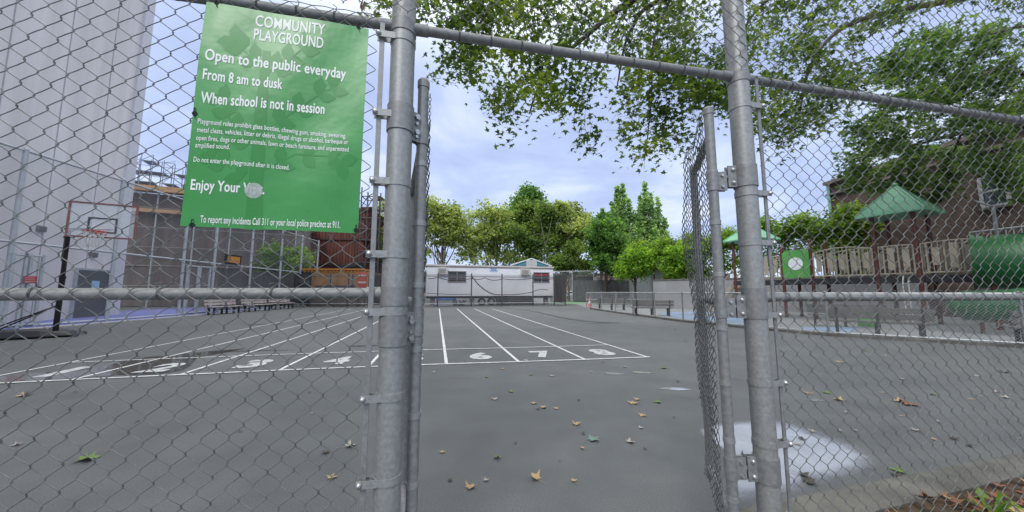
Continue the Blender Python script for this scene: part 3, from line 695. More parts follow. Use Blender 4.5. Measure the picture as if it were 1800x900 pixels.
p = court(court_s_of_u(405, 0.36), 0.36); pz = on_plane(405, 456, p, CD).z
pn = thing('panel_sign', 'small orange panel in a black frame hung on the court fence below the banner', 'sign', p + V(0, 0, pz))
b = MB(); b.box(p + V(0, 0, pz), (1.5, 0.06, 0.66), CD); b.build('frame', BLACKM, pn)
b = MB(); b.box(p + V(CD.y, -CD.x, 0) * 0.04 + V(0, 0, pz), (1.15, 0.03, 0.42), CD); b.build('face', mat('orange_panel', (0.5, 0.2, 0.03), rough=0.5, var=0.3, scale=3), pn)

# netted building under construction
NP_, ND = V(-35, 30, 0), V(0.91, 0.41, 0).normalized(); NN = V(ND.y, -ND.x, 0)
nb = thing('netted_building', 'building under construction wrapped in dark brown debris netting', 'building', NP_ + ND * 4)
ztop = on_plane(240, 332, NP_, ND).z; zl2 = on_plane(270, 372, NP_, ND).z
CONCR = mat('raw_concrete', (0.22, 0.2, 0.19), rough=0.9, var=0.2, scale=0.5)
b = MB(); b.prism([NP_ - ND * 14 - NN * 0.4, NP_ + ND * 13.5 - NN * 0.4, NP_ + ND * 13.5 - NN * 12, NP_ - ND * 14 - NN * 12], V(0, 0, ztop - 0.3)); b.build('concrete_frame', CONCR, nb)
b = MB(); NETB = netmat('brown_debris_netting', (0.165, 0.135, 0.126), 0.88)
for k in range(10):
    for zz in ((0.1, 3.6), (3.65, zl2 - 0.2), (zl2 + 0.2, ztop - 0.3)):
        a = NP_ + ND * (-14 + 2.75 * k); c = NP_ + ND * (-14 + 2.75 * (k + 1)); rr = random.uniform(-0.12, 0.12)
        mm_ = (a + c) / 2 + NN * rr; b.sheet(a, mm_, zz[0], zz[1]); b.sheet(mm_, c, zz[0], zz[1])
b.build('debris_netting', NETB, nb)
TIMB = mat('timber_deck', (0.42, 0.27, 0.15), rough=0.8, var=0.25, scale=1.5, stretch=(1, 1, 4))
for z, h, dd in ((ztop, 0.5, 0.9), (zl2, 0.32, 0.6)):
    b = MB(); b.box(NP_ - ND * 0.25 + NN * (dd / 2) + V(0, 0, z), (27.5, dd, h), ND, NN); b.build('scaffold_deck', TIMB, nb)
b = MB()
for k in range(11):
    p = NP_ + ND * (-14 + 2.75 * k) + NN * 0.35; b.tube([p, p + V(0, 0, ztop + 0.2)], 0.06, 6)
b.build('scaffold_standards', FARSTEEL, nb)
for z in (1.9, 3.7, 5.4, 7.2, 9.0):
    b = MB(); b.tube([NP_ - ND * 14 + NN * 0.38 + V(0, 0, z), NP_ + ND * 13.4 + NN * 0.38 + V(0, 0, z)], 0.035, 5); b.build('scaffold_ledger', MATS['far_ledger'] if 'far_ledger' in MATS else mat('far_ledger', (0.24, 0.23, 0.23), rough=0.6), nb)
for k in range(0, 10, 2):
    p = NP_ + ND * (-14 + 2.75 * k) + NN * 0.42; b = MB(); b.tube([p + V(0, 0, 0.3), p + ND * 2.75 + V(0, 0, 3.6), p + ND * 5.5 + V(0, 0, 7.0)], 0.035, 5); b.build('scaffold_brace', MATS['far_ledger'], nb)
def scaffold(name, label, P, D, length, depth, z0, z1, bay, lift, m, r=0.05, taper=0.0):
    root = thing(name, label, 'scaffold', P + V(0, 0, z0)); n = int(length / bay); Nn = V(D.y, -D.x, 0); b = MB(); c = MB()
    for i in range(n + 1):
        top = z1 - taper * i / max(1, n) - random.choice((0, 0, lift * 0.5, lift * 0.25))
        for j in (0, 1): b.tube([P + D * (i * bay) - Nn * depth * j + V(0, 0, z0), P + D * (i * bay) - Nn * depth * j + V(0, 0, top)], r, 5)
        z = z0 + lift * 0.5
        while z < top and i < n:
            for j in (0, 1): b.tube([P + D * (i * bay) - Nn * depth * j + V(0, 0, z), P + D * ((i + 1) * bay) - Nn * depth * j + V(0, 0, z)], r * 0.8, 5)
            b.tube([P + D * (i * bay) + V(0, 0, z), P + D * (i * bay) - Nn * depth + V(0, 0, z)], r * 0.8, 5)
            if random.random() < 0.6: c.tube([P + D * (i * bay) + V(0, 0, z), P + D * ((i + 1) * bay) + V(0, 0, min(top, z + lift))], r * 0.7, 5)
            if random.random() < 0.45: dk = MB(); dk.box(P + D * ((i + 0.5) * bay) - Nn * depth / 2 + V(0, 0, z + 0.06), (bay * 0.95, depth * 0.8, 0.06), D, Nn); dk.build('plank', TIMB if 'tower' in label else m, root)
            z += lift
    b.build('scaffold_tubes', m, root); c.build('braces', m, root)
    return root
scaffold('roof_scaffold', 'pale blue grey scaffold frames standing on top of the netted building', NP_ + ND * -1.5, ND, 13, 1.6, ztop + 0.25, ztop + 3.6, 0.8, 1.0, mat('blue_grey_steel', (0.22, 0.27, 0.36), rough=0.6, var=0.3, scale=1.0), r=0.035, taper=1.2)
RB = V(-31, 46, 0); RD = V(1, 0.05, 0).normalized(); RN_ = V(RD.y, -RD.x, 0)
rb = thing('rust_brown_building', 'tall rust brown building with streaked metal sheeting beside the scaffold tower', 'building', RB + RD * 5)
b = MB(); b.prism([RB, RB + RD * 11.2, RB + RD * 11.2 - RN_ * 12, RB - RN_ * 12], V(0, 0, 13)); b.build('wall', mat('rusty_sheeting', (0.10, 0.034, 0.026), rough=0.85, var=0.45, scale=0.9, stretch=(4, 4, 0.25), col2=(0.17, 0.06, 0.045)), rb)
b = MB()
for k in range(28): b.box(RB + RD * (0.2 + k * 0.4) + RN_ * 0.04 + V(0, 0, 6.5), (0.09, 0.08, 13), RD, RN_)
b.build('sheet_ribs', MATS['rusty_sheeting'], rb)
b = MB()
for z in (5.0, 8.5, 12.6): b.box(RB + RD * 5.6 + RN_ * 0.1 + V(0, 0, z), (11.4, 0.16, 0.22), RD, RN_)
b.build('girts', mat('dark_rust', (0.05, 0.025, 0.02), rough=0.9), rb)
scaffold('scaffold_tower', 'dark lattice scaffold tower rising left of the thick gate post', V(-20.4, 45.2, 0), RD, 2.6, 2.2, 0, 15.5, 0.85, 1.5, mat('dark_scaffold', (0.045, 0.045, 0.055), rough=0.6, var=0.3), r=0.085)

# pale benches by the court
PLANK = mat('weathered_bench_planks', (0.4, 0.35, 0.34), rough=0.8, var=0.3, scale=3, stretch=(1, 6, 6))
GPLANK = mat('grey_bench_planks', (0.12, 0.115, 0.11), rough=0.75, var=0.3, scale=3, stretch=(1, 6, 6))
def bench(name, label, loc, rot, plank, leg, group, length=2.2):
    root = thing(name, label, 'bench', (0, 0, 0), group)
    b = MB()
    for k in range(3): b.box(V(0, -0.17 + 0.17 * k, 0.45), (length, 0.15, 0.045))
    b.build('seat', plank, root, bevel=0.006)
    b = MB()
    for k in range(2): b.box(V(0, 0.27 + 0.035 * k, 0.62 + 0.18 * k), (length, 0.04, 0.15))
    b.build('backrest', plank, root, bevel=0.006)
    for sx in (-0.40, 0, 0.40):
        b = MB(); x = sx * length; b.box(V(x, -0.16, 0.21), (0.07, 0.09, 0.42)); b.box(V(x, 0.16, 0.21), (0.07, 0.09, 0.42)); b.box(V(x, 0, 0.405), (0.07, 0.46, 0.05)); b.bar(V(x, 0.235, 0.36), V(x, 0.345, 0.9), 0.06, 0.05, (1, 0, 0))
        b.build('leg', leg, root)
    root.location = loc; root.rotation_euler = (0, 0, rot); return root
BLEG = mat('black_cast_leg', (0.03, 0.03, 0.032), rough=0.6, var=0.2)
bn = bench('park_bench', 'pale weathered bench by the court fence, nearest to the court gate', V(-17.75, 21.3, 0), RAD(88), PLANK, BLEG, 'pale benches along the court fence')
dup(bn, V(-18.0, 24.4, 0), RAD(86), 'pale weathered bench by the court fence, middle of the three')
dup(bn, V(-18.25, 27.4, 0), RAD(85), 'pale weathered bench by the court fence, farthest and beside the orange container')

# portable basketball hoop
HP = gp(96, 592); HP.z = 0
hoop = thing('basketball_hoop', 'portable basketball hoop with clear backboard and black wheeled base', 'basketball hoop', HP)
hb = V(-0.82, -0.57, 0).normalized()        # from the pole towards the ballast end
bf = V(0.80, -0.30, 0).normalized(); bs = V(-bf.y, bf.x, 0)            # board facing and board sideways (to the right, away)
b = MB(); hs = V(-hb.y, hb.x, 0)
def hpnt(a, c, z): return HP + hb * a + hs * c + V(0, 0, z)
o0 = [hpnt(-0.45, -0.32, 0.04), hpnt(-0.45, 0.32, 0.04), hpnt(0.1, 0.5, 0.04), hpnt(1.5, 0.5, 0.04), hpnt(1.65, 0.35, 0.04), hpnt(1.65, -0.35, 0.04), hpnt(1.5, -0.5, 0.04), hpnt(0.1, -0.5, 0.04)]
o1 = [HP + hb * 0.55 + (p - HP - hb * 0.55) * 0.86 + V(0, 0, 0.21) for p in o0]; [setattr(p, 'z', 0.25) for p in o1[2:]]; o1[0].z = o1[1].z = 0.16
b.add(o0 + o1, [tuple(range(7, -1, -1)), tuple(range(8, 16))] + [(i, (i + 1) % 8, 8 + (i + 1) % 8, 8 + i) for i in range(8)])
b.build('base', mat('black_plastic', (0.016, 0.016, 0.018), rough=0.4, var=0.2, scale=4), hoop, bevel=0.03)
for c in (-0.28, 0.28):
    b = MB(); p = hpnt(-0.5, c, 0.06); b.tube([p - hs * 0.03, p + hs * 0.03], 0.06, 14); b.build('wheel', mat('grey_rubber', (0.1, 0.1, 0.1), rough=0.7), hoop)
ptop = at(121, 403, 9.9) ; pb = HP + V(0, 0, 0.1)
b = MB(); b.tube([pb, pb + (ptop - pb) * 0.55], 0.062, 12); b.tube([pb + (ptop - pb) * 0.54, ptop], 0.05, 12); b.ring(pb + (ptop - pb) * 0.545, 0.05, 0.07, 0.1, ptop - pb); b.build('pole', BLACKM, hoop)
b = MB(); b.tube([hpnt(1.2, -0.3, 0.22), pb + (ptop - pb) * 0.28], 0.02, 6); b.tube([hpnt(1.2, 0.3, 0.22), pb + (ptop - pb) * 0.28], 0.02, 6); b.build('brace', BLACKM, hoop)
b = MB(); q = pb + (ptop - pb) * 0.72; b.tube([q, q - bf * 0.18 + V(0, 0, 0.1), ptop - bf * 0.16 + V(0, 0, 0.1)], 0.018, 6); b.box(q - bf * 0.1 + V(0, 0, 0.05), (0.07, 0.06, 0.22)); b.build('height_adjuster', mat('yellow_marked_black', (0.1, 0.1, 0.03), rough=0.5, var=0.6, scale=9), hoop)
BTL, BTR, BBL, BBR = at(138, 349, 9.55), at(238, 373, 10.1), at(124, 409, 9.55), at(221, 421, 10.1)
bx = ((BTR - BTL) + (BBR - BBL)); bx.z = 0; bx = bx.normalized(); by = V(0, 0, 1); bc = (BTL + BTR + BBL + BBR) / 4; bw, bh = 1.36, 0.98; bn_ = V(bx.y, -bx.x, 0)
b = MB(); b.box(bc, (bw, 0.012, bh), bx); bd = b.build('backboard', glass('clear_acrylic', (0.75, 0.8, 0.82), 0.3), hoop)
def frame(b, cx, cz, w_, h_, t, th, off=0.0):
    c = bc + bx * cx + V(0, 0, cz) + bn_ * off
    for sz in (-1, 1): b.box(c + V(0, 0, sz * (h_ / 2 - t / 2)), (w_, th, t), bx)
    for sx in (-1, 1): b.box(c + bx * sx * (w_ / 2 - t / 2), (t, th, h_ - 2 * t), bx)
b = MB(); frame(b, 0, 0, bw + 0.05, bh + 0.05, 0.045, 0.04); b.build('board_border', mat('faded_red_border', (0.25, 0.11, 0.10), rough=0.6, var=0.2), bd)
b = MB(); frame(b, 0, -0.14, 0.6, 0.45, 0.045, 0.006, 0.012); b.build('target_square', mat('dark_target', (0.08, 0.08, 0.09), rough=0.5), bd)
rc = bc + bn_ * 0.36 + V(0, 0, -bh / 2 + 0.12)
b = MB(); b.tube([rc + bx * (0.225 * math.cos(t)) + bn_ * (0.225 * math.sin(t)) for t in [2 * math.pi * k / 24 for k in range(25)]], 0.012, 8); b.box(rc - bn_ * 0.29, (0.2, 0.13, 0.1), bx); b.build('rim', mat('red_rim', (0.5, 0.045, 0.03), rough=0.45), hoop)
b = MB()
for k in range(12):
    t = 2 * math.pi * k / 12
    for sg in (-1, 1):
        pts = [rc + (bx * math.cos(t + sg * 0.26 * i) + bn_ * math.sin(t + sg * 0.26 * i)) * (0.22 - 0.03 * i) + V(0, 0, -0.11 * i) for i in range(5)]; b.tube(pts, 0.007, 4)
b.build('net', mat('white_cord', (0.6, 0.6, 0.6), rough=0.8), hoop)
b = MB()
for c in (-0.2, 0.2): b.tube([ptop + bs * c * 0.4, bc + bx * c - bn_ * 0.02 + V(0, 0, -0.25)], 0.022, 6); b.tube([ptop - V(0, 0, 0.25) + bs * c * 0.4, bc + bx * c - bn_ * 0.02 + V(0, 0, 0.1)], 0.018, 6)
b.build('board_arms', BLACKM, hoop)

# ------------------------------------------------------------------ trailer and its fence
TP = V(-8.05, 32.3, 0); TD = V(12.35, 3.5, 0).normalized(); TN = V(TD.y, -TD.x, 0)
def tpx(u, v, off=0.0): return on_plane(u, v, TP + TN * off, TD)
tz1, tz0 = 3.84, 0.95; TE = TP + TD * 12.85
tr_ = thing('office_trailer', 'long white office trailer behind the grey screened fence at the end of the lanes', 'trailer', TP + TD * 6.4)
TW = mat('white_ribbed_metal', (0.7, 0.72, 0.76), rough=0.55, var=0.06, scale=0.6, col2=(0.78, 0.8, 0.84))
b = MB(); b.prism([TP, TE, TE - TN * 2.6, TP - TN * 2.6], V(0, 0, tz1 - tz0)); [setattr(p, 'z', p.z + tz0) for p in b.v]
tb = b.build('body', TW, tr_)
b = MB()
for k in range(43): b.box(TP + TD * (0.15 + 0.3 * k) + TN * 0.008 + V(0, 0, (tz0 + tz1) / 2 - 0.1), (0.035, 0.016, tz1 - tz0 - 0.4), TD)
b.build('siding_ribs', TW, tb)
b = MB(); b.box(TP + TD * 6.42 - TN * 1.3 + V(0, 0, tz1 + 0.05), (13.0, 2.8, 0.12), TD); b.build('roof', mat('pale_roof_edge', (0.55, 0.53, 0.52), rough=0.7), tr_)
b = MB(); b.box(TP + TD * 6.42 + TN * 0.03 + V(0, 0, tz1 - 0.06), (12.9, 0.06, 0.09), TD); b.build('roof_trim', mat('tan_trim', (0.33, 0.27, 0.24), rough=0.7), tr_)
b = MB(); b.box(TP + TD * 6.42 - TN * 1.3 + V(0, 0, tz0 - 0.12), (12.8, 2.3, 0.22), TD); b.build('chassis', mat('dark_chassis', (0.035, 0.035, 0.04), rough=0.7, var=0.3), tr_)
for (ua, va, ub, vb) in ((788, 477, 818.5, 495.5), (938, 479, 965, 496)):
    a = tpx(ua, va); c = tpx(ub, vb); ct = (a + c) / 2; wd = (c - a).dot(TD); ht = a.z - c.z
    f = MB()
    for sz in (-1, 1): f.box(ct + TN * 0.03 + V(0, 0, sz * (ht / 2)), (wd + 0.1, 0.06, 0.08), TD)
    for sx in (-1, 0, 1): f.box(ct + TN * 0.03 + TD * sx * wd / 2, (0.07, 0.06, ht - 0.08), TD)
    f.box(ct + TN * 0.025 + V(0, 0, -0.05), (wd, 0.05, 0.05), TD)
    fo = f.build('window', mat('window_frame_grey', (0.2, 0.2, 0.21), rough=0.5), tr_)
    f = MB(); f.box(ct + TN * 0.012, (wd - 0.02, 0.02, ht - 0.02), TD); f.build('pane', mat('dark_glass', (0.02, 0.022, 0.026), rough=0.08, spec=0.8, var=0.3), fo)
    if ua > 900: f = MB(); f.box(ct + TN * 0.026 + V(0, 0, ht * 0.27), (wd * 0.9, 0.01, ht * 0.2), TD); f.build('red_blind', mat('dull_red', (0.28, 0.04, 0.06), rough=0.6), fo)
for (ua, va, ub, vb) in ((769.5, 471, 786.5, 482), (915, 473.5, 930.5, 483)):
    a = tpx(ua, va); c = tpx(ub, vb); ct = (a + c) / 2; wd = (c - a).dot(TD); ht = a.z - c.z
    f = MB(); f.box(ct + TN * 0.16, (wd, 0.34, ht), TD); fo = f.build('air_conditioner', mat('beige_enamel', (0.5, 0.49, 0.47), rough=0.55), tr_)
    f = MB()
    for k in range(4): f.box(ct + TN * 0.335 - TD * wd * 0.06 + V(0, 0, ht * (-0.3 + 0.2 * k)), (wd * 0.72, 0.02, ht * 0.1), TD)
    f.build('grille', mat('grille_grey', (0.2, 0.19, 0.18), rough=0.6), fo)
a = tpx(861, 470); c = tpx(874.5, 477.5); ct = (a + c) / 2
f = MB(); f.box(ct + TN * 0.02, ((c - a).dot(TD), 0.02, a.z - c.z), TD); fo = f.build('notice_board', mat('pale_blue_board', (0.45, 0.58, 0.72), rough=0.5), tr_)
f = MB()
for k, (l, x) in enumerate(((0.6, 0), (0.5, -0.03), (0.62, 0.0))): f.box(ct + TN * 0.034 + TD * x + V(0, 0, 0.11 - 0.11 * k), (l, 0.008, 0.045), TD)
f.build('notice_text', mat('blue_print', (0.08, 0.16, 0.4), rough=0.5), fo)
for (s, r) in ((5.35, 0.38), (6.3, 0.38), (5.8, 0.0)):
    if r:
        b = MB(); p = TP + TD * s - TN * 0.25 + V(0, 0, r); b.tube([p, p - TN * 0.22], r, 20); wo = b.build('wheel', mat('tyre_black', (0.02, 0.02, 0.02), rough=0.85), tr_)
        b = MB(); b.tube([p + TN * 0.012, p - TN * 0.02], r * 0.55, 16); b.build('rim', mat('grey_rim', (0.25, 0.25, 0.26), rough=0.5), wo)
for s in (0.6, 2.6, 4.4, 8.2, 10.3, 12.2):
    b = MB(); b.box(TP + TD * s - TN * 0.5 + V(0, 0, 0.36), (0.42, 0.42, 0.72), TD); b.build('support_block', mat('support_block', (0.2, 0.2, 0.2), rough=0.9, var=0.3), tr_)
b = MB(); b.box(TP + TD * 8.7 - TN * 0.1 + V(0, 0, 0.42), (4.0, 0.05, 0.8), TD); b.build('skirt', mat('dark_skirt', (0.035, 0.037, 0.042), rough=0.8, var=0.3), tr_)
# things stored below
b = MB(); c_ = TP + TD * 1.75 - TN * 0.4; b.box(c_ + V(0, 0, 0.3), (1.5, 0.7, 0.55), TD); o = b.build('storage_bin', mat('grey_bin', (0.3, 0.32, 0.36), rough=0.6)); tag(o, 'grey storage bin with a blue lid under the white trailer', 'bin')
b = MB(); b.box(c_ + V(0, 0, 0.66), (1.6, 0.78, 0.16), TD); b.build('lid', mat('blue_lid', (0.06, 0.17, 0.5), rough=0.5), o, bevel=0.03)
b = MB(); rg = random.Random(3)
for i in range(16):
    p = TP + TD * (3.1 + rg.uniform(-0.55, 0.55)) - TN * rg.uniform(0.1, 0.6); b.bar(p + V(0, 0, rg.uniform(0.02, 0.1)), p + V(rg.uniform(-0.5, 0.5), rg.uniform(-0.2, 0.2), rg.uniform(0.2, 0.6)), 0.08, 0.06)
tag(b.build('scrap_pile', mat('dark_scrap', (0.05, 0.055, 0.06), rough=0.8, var=0.6)), 'heap of dark scrap pieces beside the blue lidded bin under the trailer', 'scrap')

SF = [V(-19.6, 30.6, 0), V(-7.6, 30.3, 0), V(5.25, 33.9, 0)]
sf = thing('screened_fence', 'low black post fence with translucent grey windscreen in front of the white trailer', 'fence', SF[1])
def sfp(u): 
    for a, c in ((SF[0], SF[1]), (SF[1], SF[2])):
        d = (c - a); n = V(d.y, -d.x, 0); r = ray(u, 513); r = V(r.x, r.y, 0); t = a.dot(n) / r.dot(n); p = r * t; k = (p - a).dot(d) / d.dot(d)
        if -0.02 <= k <= 1.02: return p
    return p
SCRN = netmat('grey_fence_screen', (0.15, 0.155, 0.17), 0.34); SCRD = netmat('dark_fence_screen', (0.06, 0.058, 0.06), 0.9)
PB = mat('dark_fence_post', (0.05, 0.052, 0.055), rough=0.6, var=0.2)
SH = 3.0; us = (517, 546, 580, 612, 648, 690, 728, 769.5, 828.7, 882.3, 936.8, 974, 993.5); pts = [sfp(u) for u in us]
for p in pts:
    b = MB(); b.tube([p, p + V(0, 0, SH)], 0.055, 8); b.dome(p + V(0, 0, SH), 0.06, n=8); b.build('fence_post', PB, sf)
for z in (0.32, 2.75):
    b = MB(); b.tube([p + V(0, 0.0, z) for p in pts], 0.028, 6); b.build('fence_rail', FARSTEEL if z < 1 else PB, sf)
for i in range(len(pts) - 1):
    b = MB(); nfold = 4
    for k in range(nfold): b.sheet(pts[i].lerp(pts[i + 1], k / nfold) + V(0, -0.06 + (k % 2) * 0.04, 0), pts[i].lerp(pts[i + 1], (k + 1) / nfold) + V(0, -0.06 + ((k + 1) % 2) * 0.04, 0), 0.35, SH - 0.05)
    b.build('windscreen', SCRD if us[i] in (517, 974, 648, 690) else SCRN, sf)
b = MB(); b.sheet(pts[-1], pts[-1] + V(-0.4, 4.6, 0), 0.2, SH - 0.05); b.build('windscreen', SCRD, sf)
b = MB(); b.sheet(pts[0] + V(0, -0.1, 0), pts[-1] + V(0, -0.1, 0), 0.05, 0.36); b.build('chain_mesh', LINK, sf)
# electric cables slung along that fence
b = MB()
def sag(ua, va, ub, vb, dip, n=10):
    pa, pb = sfp(ua), sfp(ub); za = on_plane(ua, va, pa, V(1, 0.1, 0)).z; zb = on_plane(ub, vb, pb, V(1, 0.1, 0)).z
    return [pa.lerp(pb, k / n) + V(0, -0.12, za + (zb - za) * k / n - dip * 4 * (k / n) * (1 - k / n)) for k in range(n + 1)]
for a in ((752, 490, 770, 487, 0.05), (770, 487, 800, 492, 0.12), (800, 492, 829, 489, 0.1), (829, 489, 852, 488, 0.15), (852, 488, 882, 490, 0.2), (882, 490, 937, 489, 0.12), (937, 489, 973, 490, 0.1)): b.tube(sag(*a), 0.03, 5)
b.tube(sag(830, 487, 879, 518, 0.45, 14), 0.045, 6); b.tube(sag(879, 518, 937, 513, 0.1), 0.035, 6); b.tube(sag(937, 513, 963, 510, -0.15), 0.03, 6); b.tube(sag(750, 515, 829, 517, 0.06), 0.025, 5)
tag(b.build('power_cable', BLACKM), 'black power cables slung in loops along the grey screened fence', 'cable')

# second site office behind
o = at(920, 513, 44); o.z = 0
so = thing('site_office', 'low white gabled site office with teal eaves showing over the trailer roof', 'building', o)
D1 = V(1, 0.28, 0).normalized(); n1 = V(D1.y, -D1.x, 0); hw = 2.35
b = MB(); b.box(o + V(0, 0, 2.25), (hw * 2, 6, 4.5), D1); b.build('wall', TW, so)
b = MB(); b.prism([o + n1 * 3.2 - D1 * hw * 1.02 + V(0, 0, 4.5), o + n1 * 3.2 + D1 * hw * 1.02 + V(0, 0, 4.5), o + n1 * 3.2 + V(0, 0, 5.25)], -n1 * 6.3); b.build('gable', mat('teal_gable', (0.06, 0.25, 0.33), rough=0.6), so)
b = MB(); b.bar(o + n1 * 3.25 - D1 * (hw + 0.25) + V(0, 0, 4.48), o + n1 * 3.25 + V(0, 0, 5.34), 0.16, 0.14); b.bar(o + n1 * 3.25 + D1 * (hw + 0.25) + V(0, 0, 4.48), o + n1 * 3.25 + V(0, 0, 5.34), 0.16, 0.14); b.build('roof_edge', mat('white_trim', (0.6, 0.62, 0.63), rough=0.6), so)
b = MB(); b.box(o + n1 * 3.3 + V(0, 0, 4.72), (1.35, 0.12, 0.85), D1); b.build('vent_panel', mat('pale_vent', (0.42, 0.43, 0.44), rough=0.6), so)

# orange container, lamp board, red barrier board
o = at(593, 513, 33.2); o.z = 0
ct_ = thing('steel_container', 'rusty orange steel container with a slotted rim behind the left end of the screened fence', 'container', o)
b = MB(); b.box(o + V(0, 0, 2.45), (5.3, 2.4, 1.9)); b.build('upper_body', mat('orange_rust_paint', (0.42, 0.21, 0.07), rough=0.65, var=0.3, scale=1.6, stretch=(1, 1, 0.4)), ct_)
b = MB(); b.box(o + V(0, 0, 0.78), (5.2, 2.3, 1.46)); b.build('lower_body', mat('grimy_brown_paint', (0.13, 0.10, 0.075), rough=0.8, var=0.4, scale=1.3), ct_)
b = MB(); b.box(o + V(0, -0.05, 3.46), (5.5, 2.6, 0.12))
for k in range(16): b.box(o + V(-2.5 + k * 0.335, -1.24, 3.28), (0.12, 0.08, 0.2))
b.build('slotted_rim', mat('bright_orange_paint', (0.55, 0.22, 0.04), rough=0.5, var=0.15), ct_)
b = MB(); b.box(o + V(0.4, -1.22, 1.7), (3.6, 0.06, 0.5)); b.box(o + V(2.0, -1.22, 2.2), (0.14, 0.06, 1.6)); b.build('side_recess', mat('grey_recess', (0.09, 0.08, 0.075), rough=0.8), ct_)
o = at(530, 513, 32.0); o.z = 0
lb = thing('site_board', 'black board with three round white lamps left of the orange container', 'board', o)
b = MB(); b.box(o + V(0, 0, 2.3), (1.7, 0.1, 1.9)); b.build('panel', mat('black_board', (0.025, 0.027, 0.03), rough=0.7, var=0.3), lb)
b = MB()
for x in (-0.6, 0.6): b.box(o + V(x, 0.06, 1.2), (0.1, 0.1, 2.4))
b.build('leg', BLACKM, lb)
for x, z in ((-0.45, 2.35), (-0.1, 2.3), (0.55, 2.15)):
    b = MB(); b.tube([o + V(x, -0.05, z), o + V(x, -0.12, z)], 0.19, 14); b.dome(o + V(x, -0.12, z), 0.17, (0, -1, 0), n=14, squash=0.4); b.build('lamp', mat('white_lens', (0.7, 0.7, 0.7), rough=0.3), lb)
o = at(636, 513, 31.6); o.z = 0
b = MB(); b.box(o + V(0, 0, 2.2), (0.75, 0.05, 1.9), (1, 0.2, 0)); bo = b.build('barrier_board', mat('red_orange_board', (0.55, 0.07, 0.03), rough=0.5, var=0.2)); tag(bo, 'upright red and white barrier board at the right end of the orange container', 'barrier')
b = MB()
for k in range(3): b.box(o + V(0, -0.035, 1.6 + 0.62 * k), (0.7, 0.02, 0.16), (1, 0.2, 0.0))
b.build('white_bands', mat('white_band', (0.7, 0.62, 0.55), rough=0.5), bo)
b = MB()
for x in (-0.25, 0.25): b.box(o + V(x, 0.05, 0.65), (0.06, 0.06, 1.3))
b.build('stand', BLACKM, bo)
b = MB(); o = V(-18.6, 39.5, 0); rg = random.Random(8)
b.tube([o + V(-1.9, 0, 0), o + V(-1.5, 0, 2.6), o + V(-0.6, 0, 3.7), o + V(0.7, 0, 4.0), o + V(1.5, 0, 2.5), o + V(2.0, 0, 0)], [0.3, 0.8, 1.0, 0.95, 0.8, 0.3], 10)
tag(b.build('covered_heap', netmat('black_tarpaulin', (0.018, 0.018, 0.02), 1.0)), 'high heap under black sheeting behind the orange container', 'heap')
b = MB(); b.box(V(-14.0, 37.5, 1.55), (4.2, 0.3, 3.1)); o = b.build('site_hoarding', mat('dark_grey_hoarding', (0.09, 0.092, 0.1), rough=0.8, var=0.2)); tag(o, 'dark grey hoarding with a pale top rail just left of the thick gate post', 'hoarding')
b = MB(); b.box(V(-14.0, 37.35, 3.2), (4.4, 0.2, 0.16)); b.build('top_rail', FARSTEEL, o)

# ------------------------------------------------------------------ middle right: low fence, cone, benches
LF = [V(6.25, 27.4, 0), V(6.7, 22.3, 0), V(7.72, 15.6, 0), V(8.75, 12.8, 0), V(9.75, 10.7, 0), V(12.4, 8.4, 0), V(17.5, 5.4, 0)]
SURF = mat('grey_play_surface', (0.2, 0.21, 0.22), rough=0.8, var=0.15, scale=0.8, bump=0.1, bscale=80)
b = MB(); b.poly([p + V(0, 0, 0.006) for p in LF] + [V(40, 4, 0.006), V(40, 40, 0.006), V(7.2, 40, 0.006)]); struct('play_surface', b, SURF)
b = MB()
for i in range(len(LF) - 1): b.bar(LF[i] + V(0, 0, 0.03), LF[i + 1] + V(0, 0, 0.03), 0.16, 0.1)
struct('low_kerb', b, CONC)
BLUEP = mat('worn_blue_paint', (0.16, 0.26, 0.46), rough=0.75, var=0.35, scale=1.3, col2=(0.25, 0.33, 0.45))
for i, (x, y, rx, ry) in enumerate(((10.2, 17.8, 1.7, 2.3), (12.3, 22.0, 2.6, 1.6), (11.6, 12.6, 1.1, 0.7), (9.6, 14.3, 0.6, 0.9))):
    b = MB(); b.poly(blob((x, y), rx, ry, 0.0121, seed=50 + i, jag=0.4)); struct('blue_paint_patch', b, BLUEP)
b = MB(); b.poly([V(4.5, 39, 0.008), V(9.5, 38, 0.008), V(9.8, 48, 0.008), V(4.6, 50, 0.008)]); struct('green_court', b, mat('pale_green_court', (0.16, 0.27, 0.17), rough=0.8))
b = MB(); b.poly([V(4.2, 51, 0.008), V(12, 51, 0.008), V(12, 58, 0.008), V(4.2, 58, 0.008)]); struct('tan_path', b, mat('tan_path', (0.3, 0.24, 0.18), rough=0.9))
lf = thing('low_fence', 'waist high galvanized chain link fence round the play area', 'fence', LF[1]); LH = 1.34
for i in range(len(LF) - 1):
    a, c = LF[i], LF[i + 1]; n = max(1, round((c - a).length / 2.6))
    for k in range(n + (1 if i == len(LF) - 2 else 0)):
        p = a.lerp(c, k / n); b = MB(); b.tube([p, p + V(0, 0, LH)], 0.032, 10); b.dome(p + V(0, 0, LH), 0.036, n=10); b.build('fence_post', GALVD, lf)
    b = MB(); b.tube([a + V(0, 0, LH - 0.03), c + V(0, 0, LH - 0.03)], 0.024, 8); b.build('fence_rail', FARSTEEL, lf)
    b = MB(); b.tube([a + V(0, 0, 0.12), c + V(0, 0, 0.12)], 0.018, 8); b.build('fence_rail', FARSTEEL, lf)
    b = MB(); b.sheet(a, c, 0.08, LH - 0.03); b.build('chain_mesh', LINK, lf)
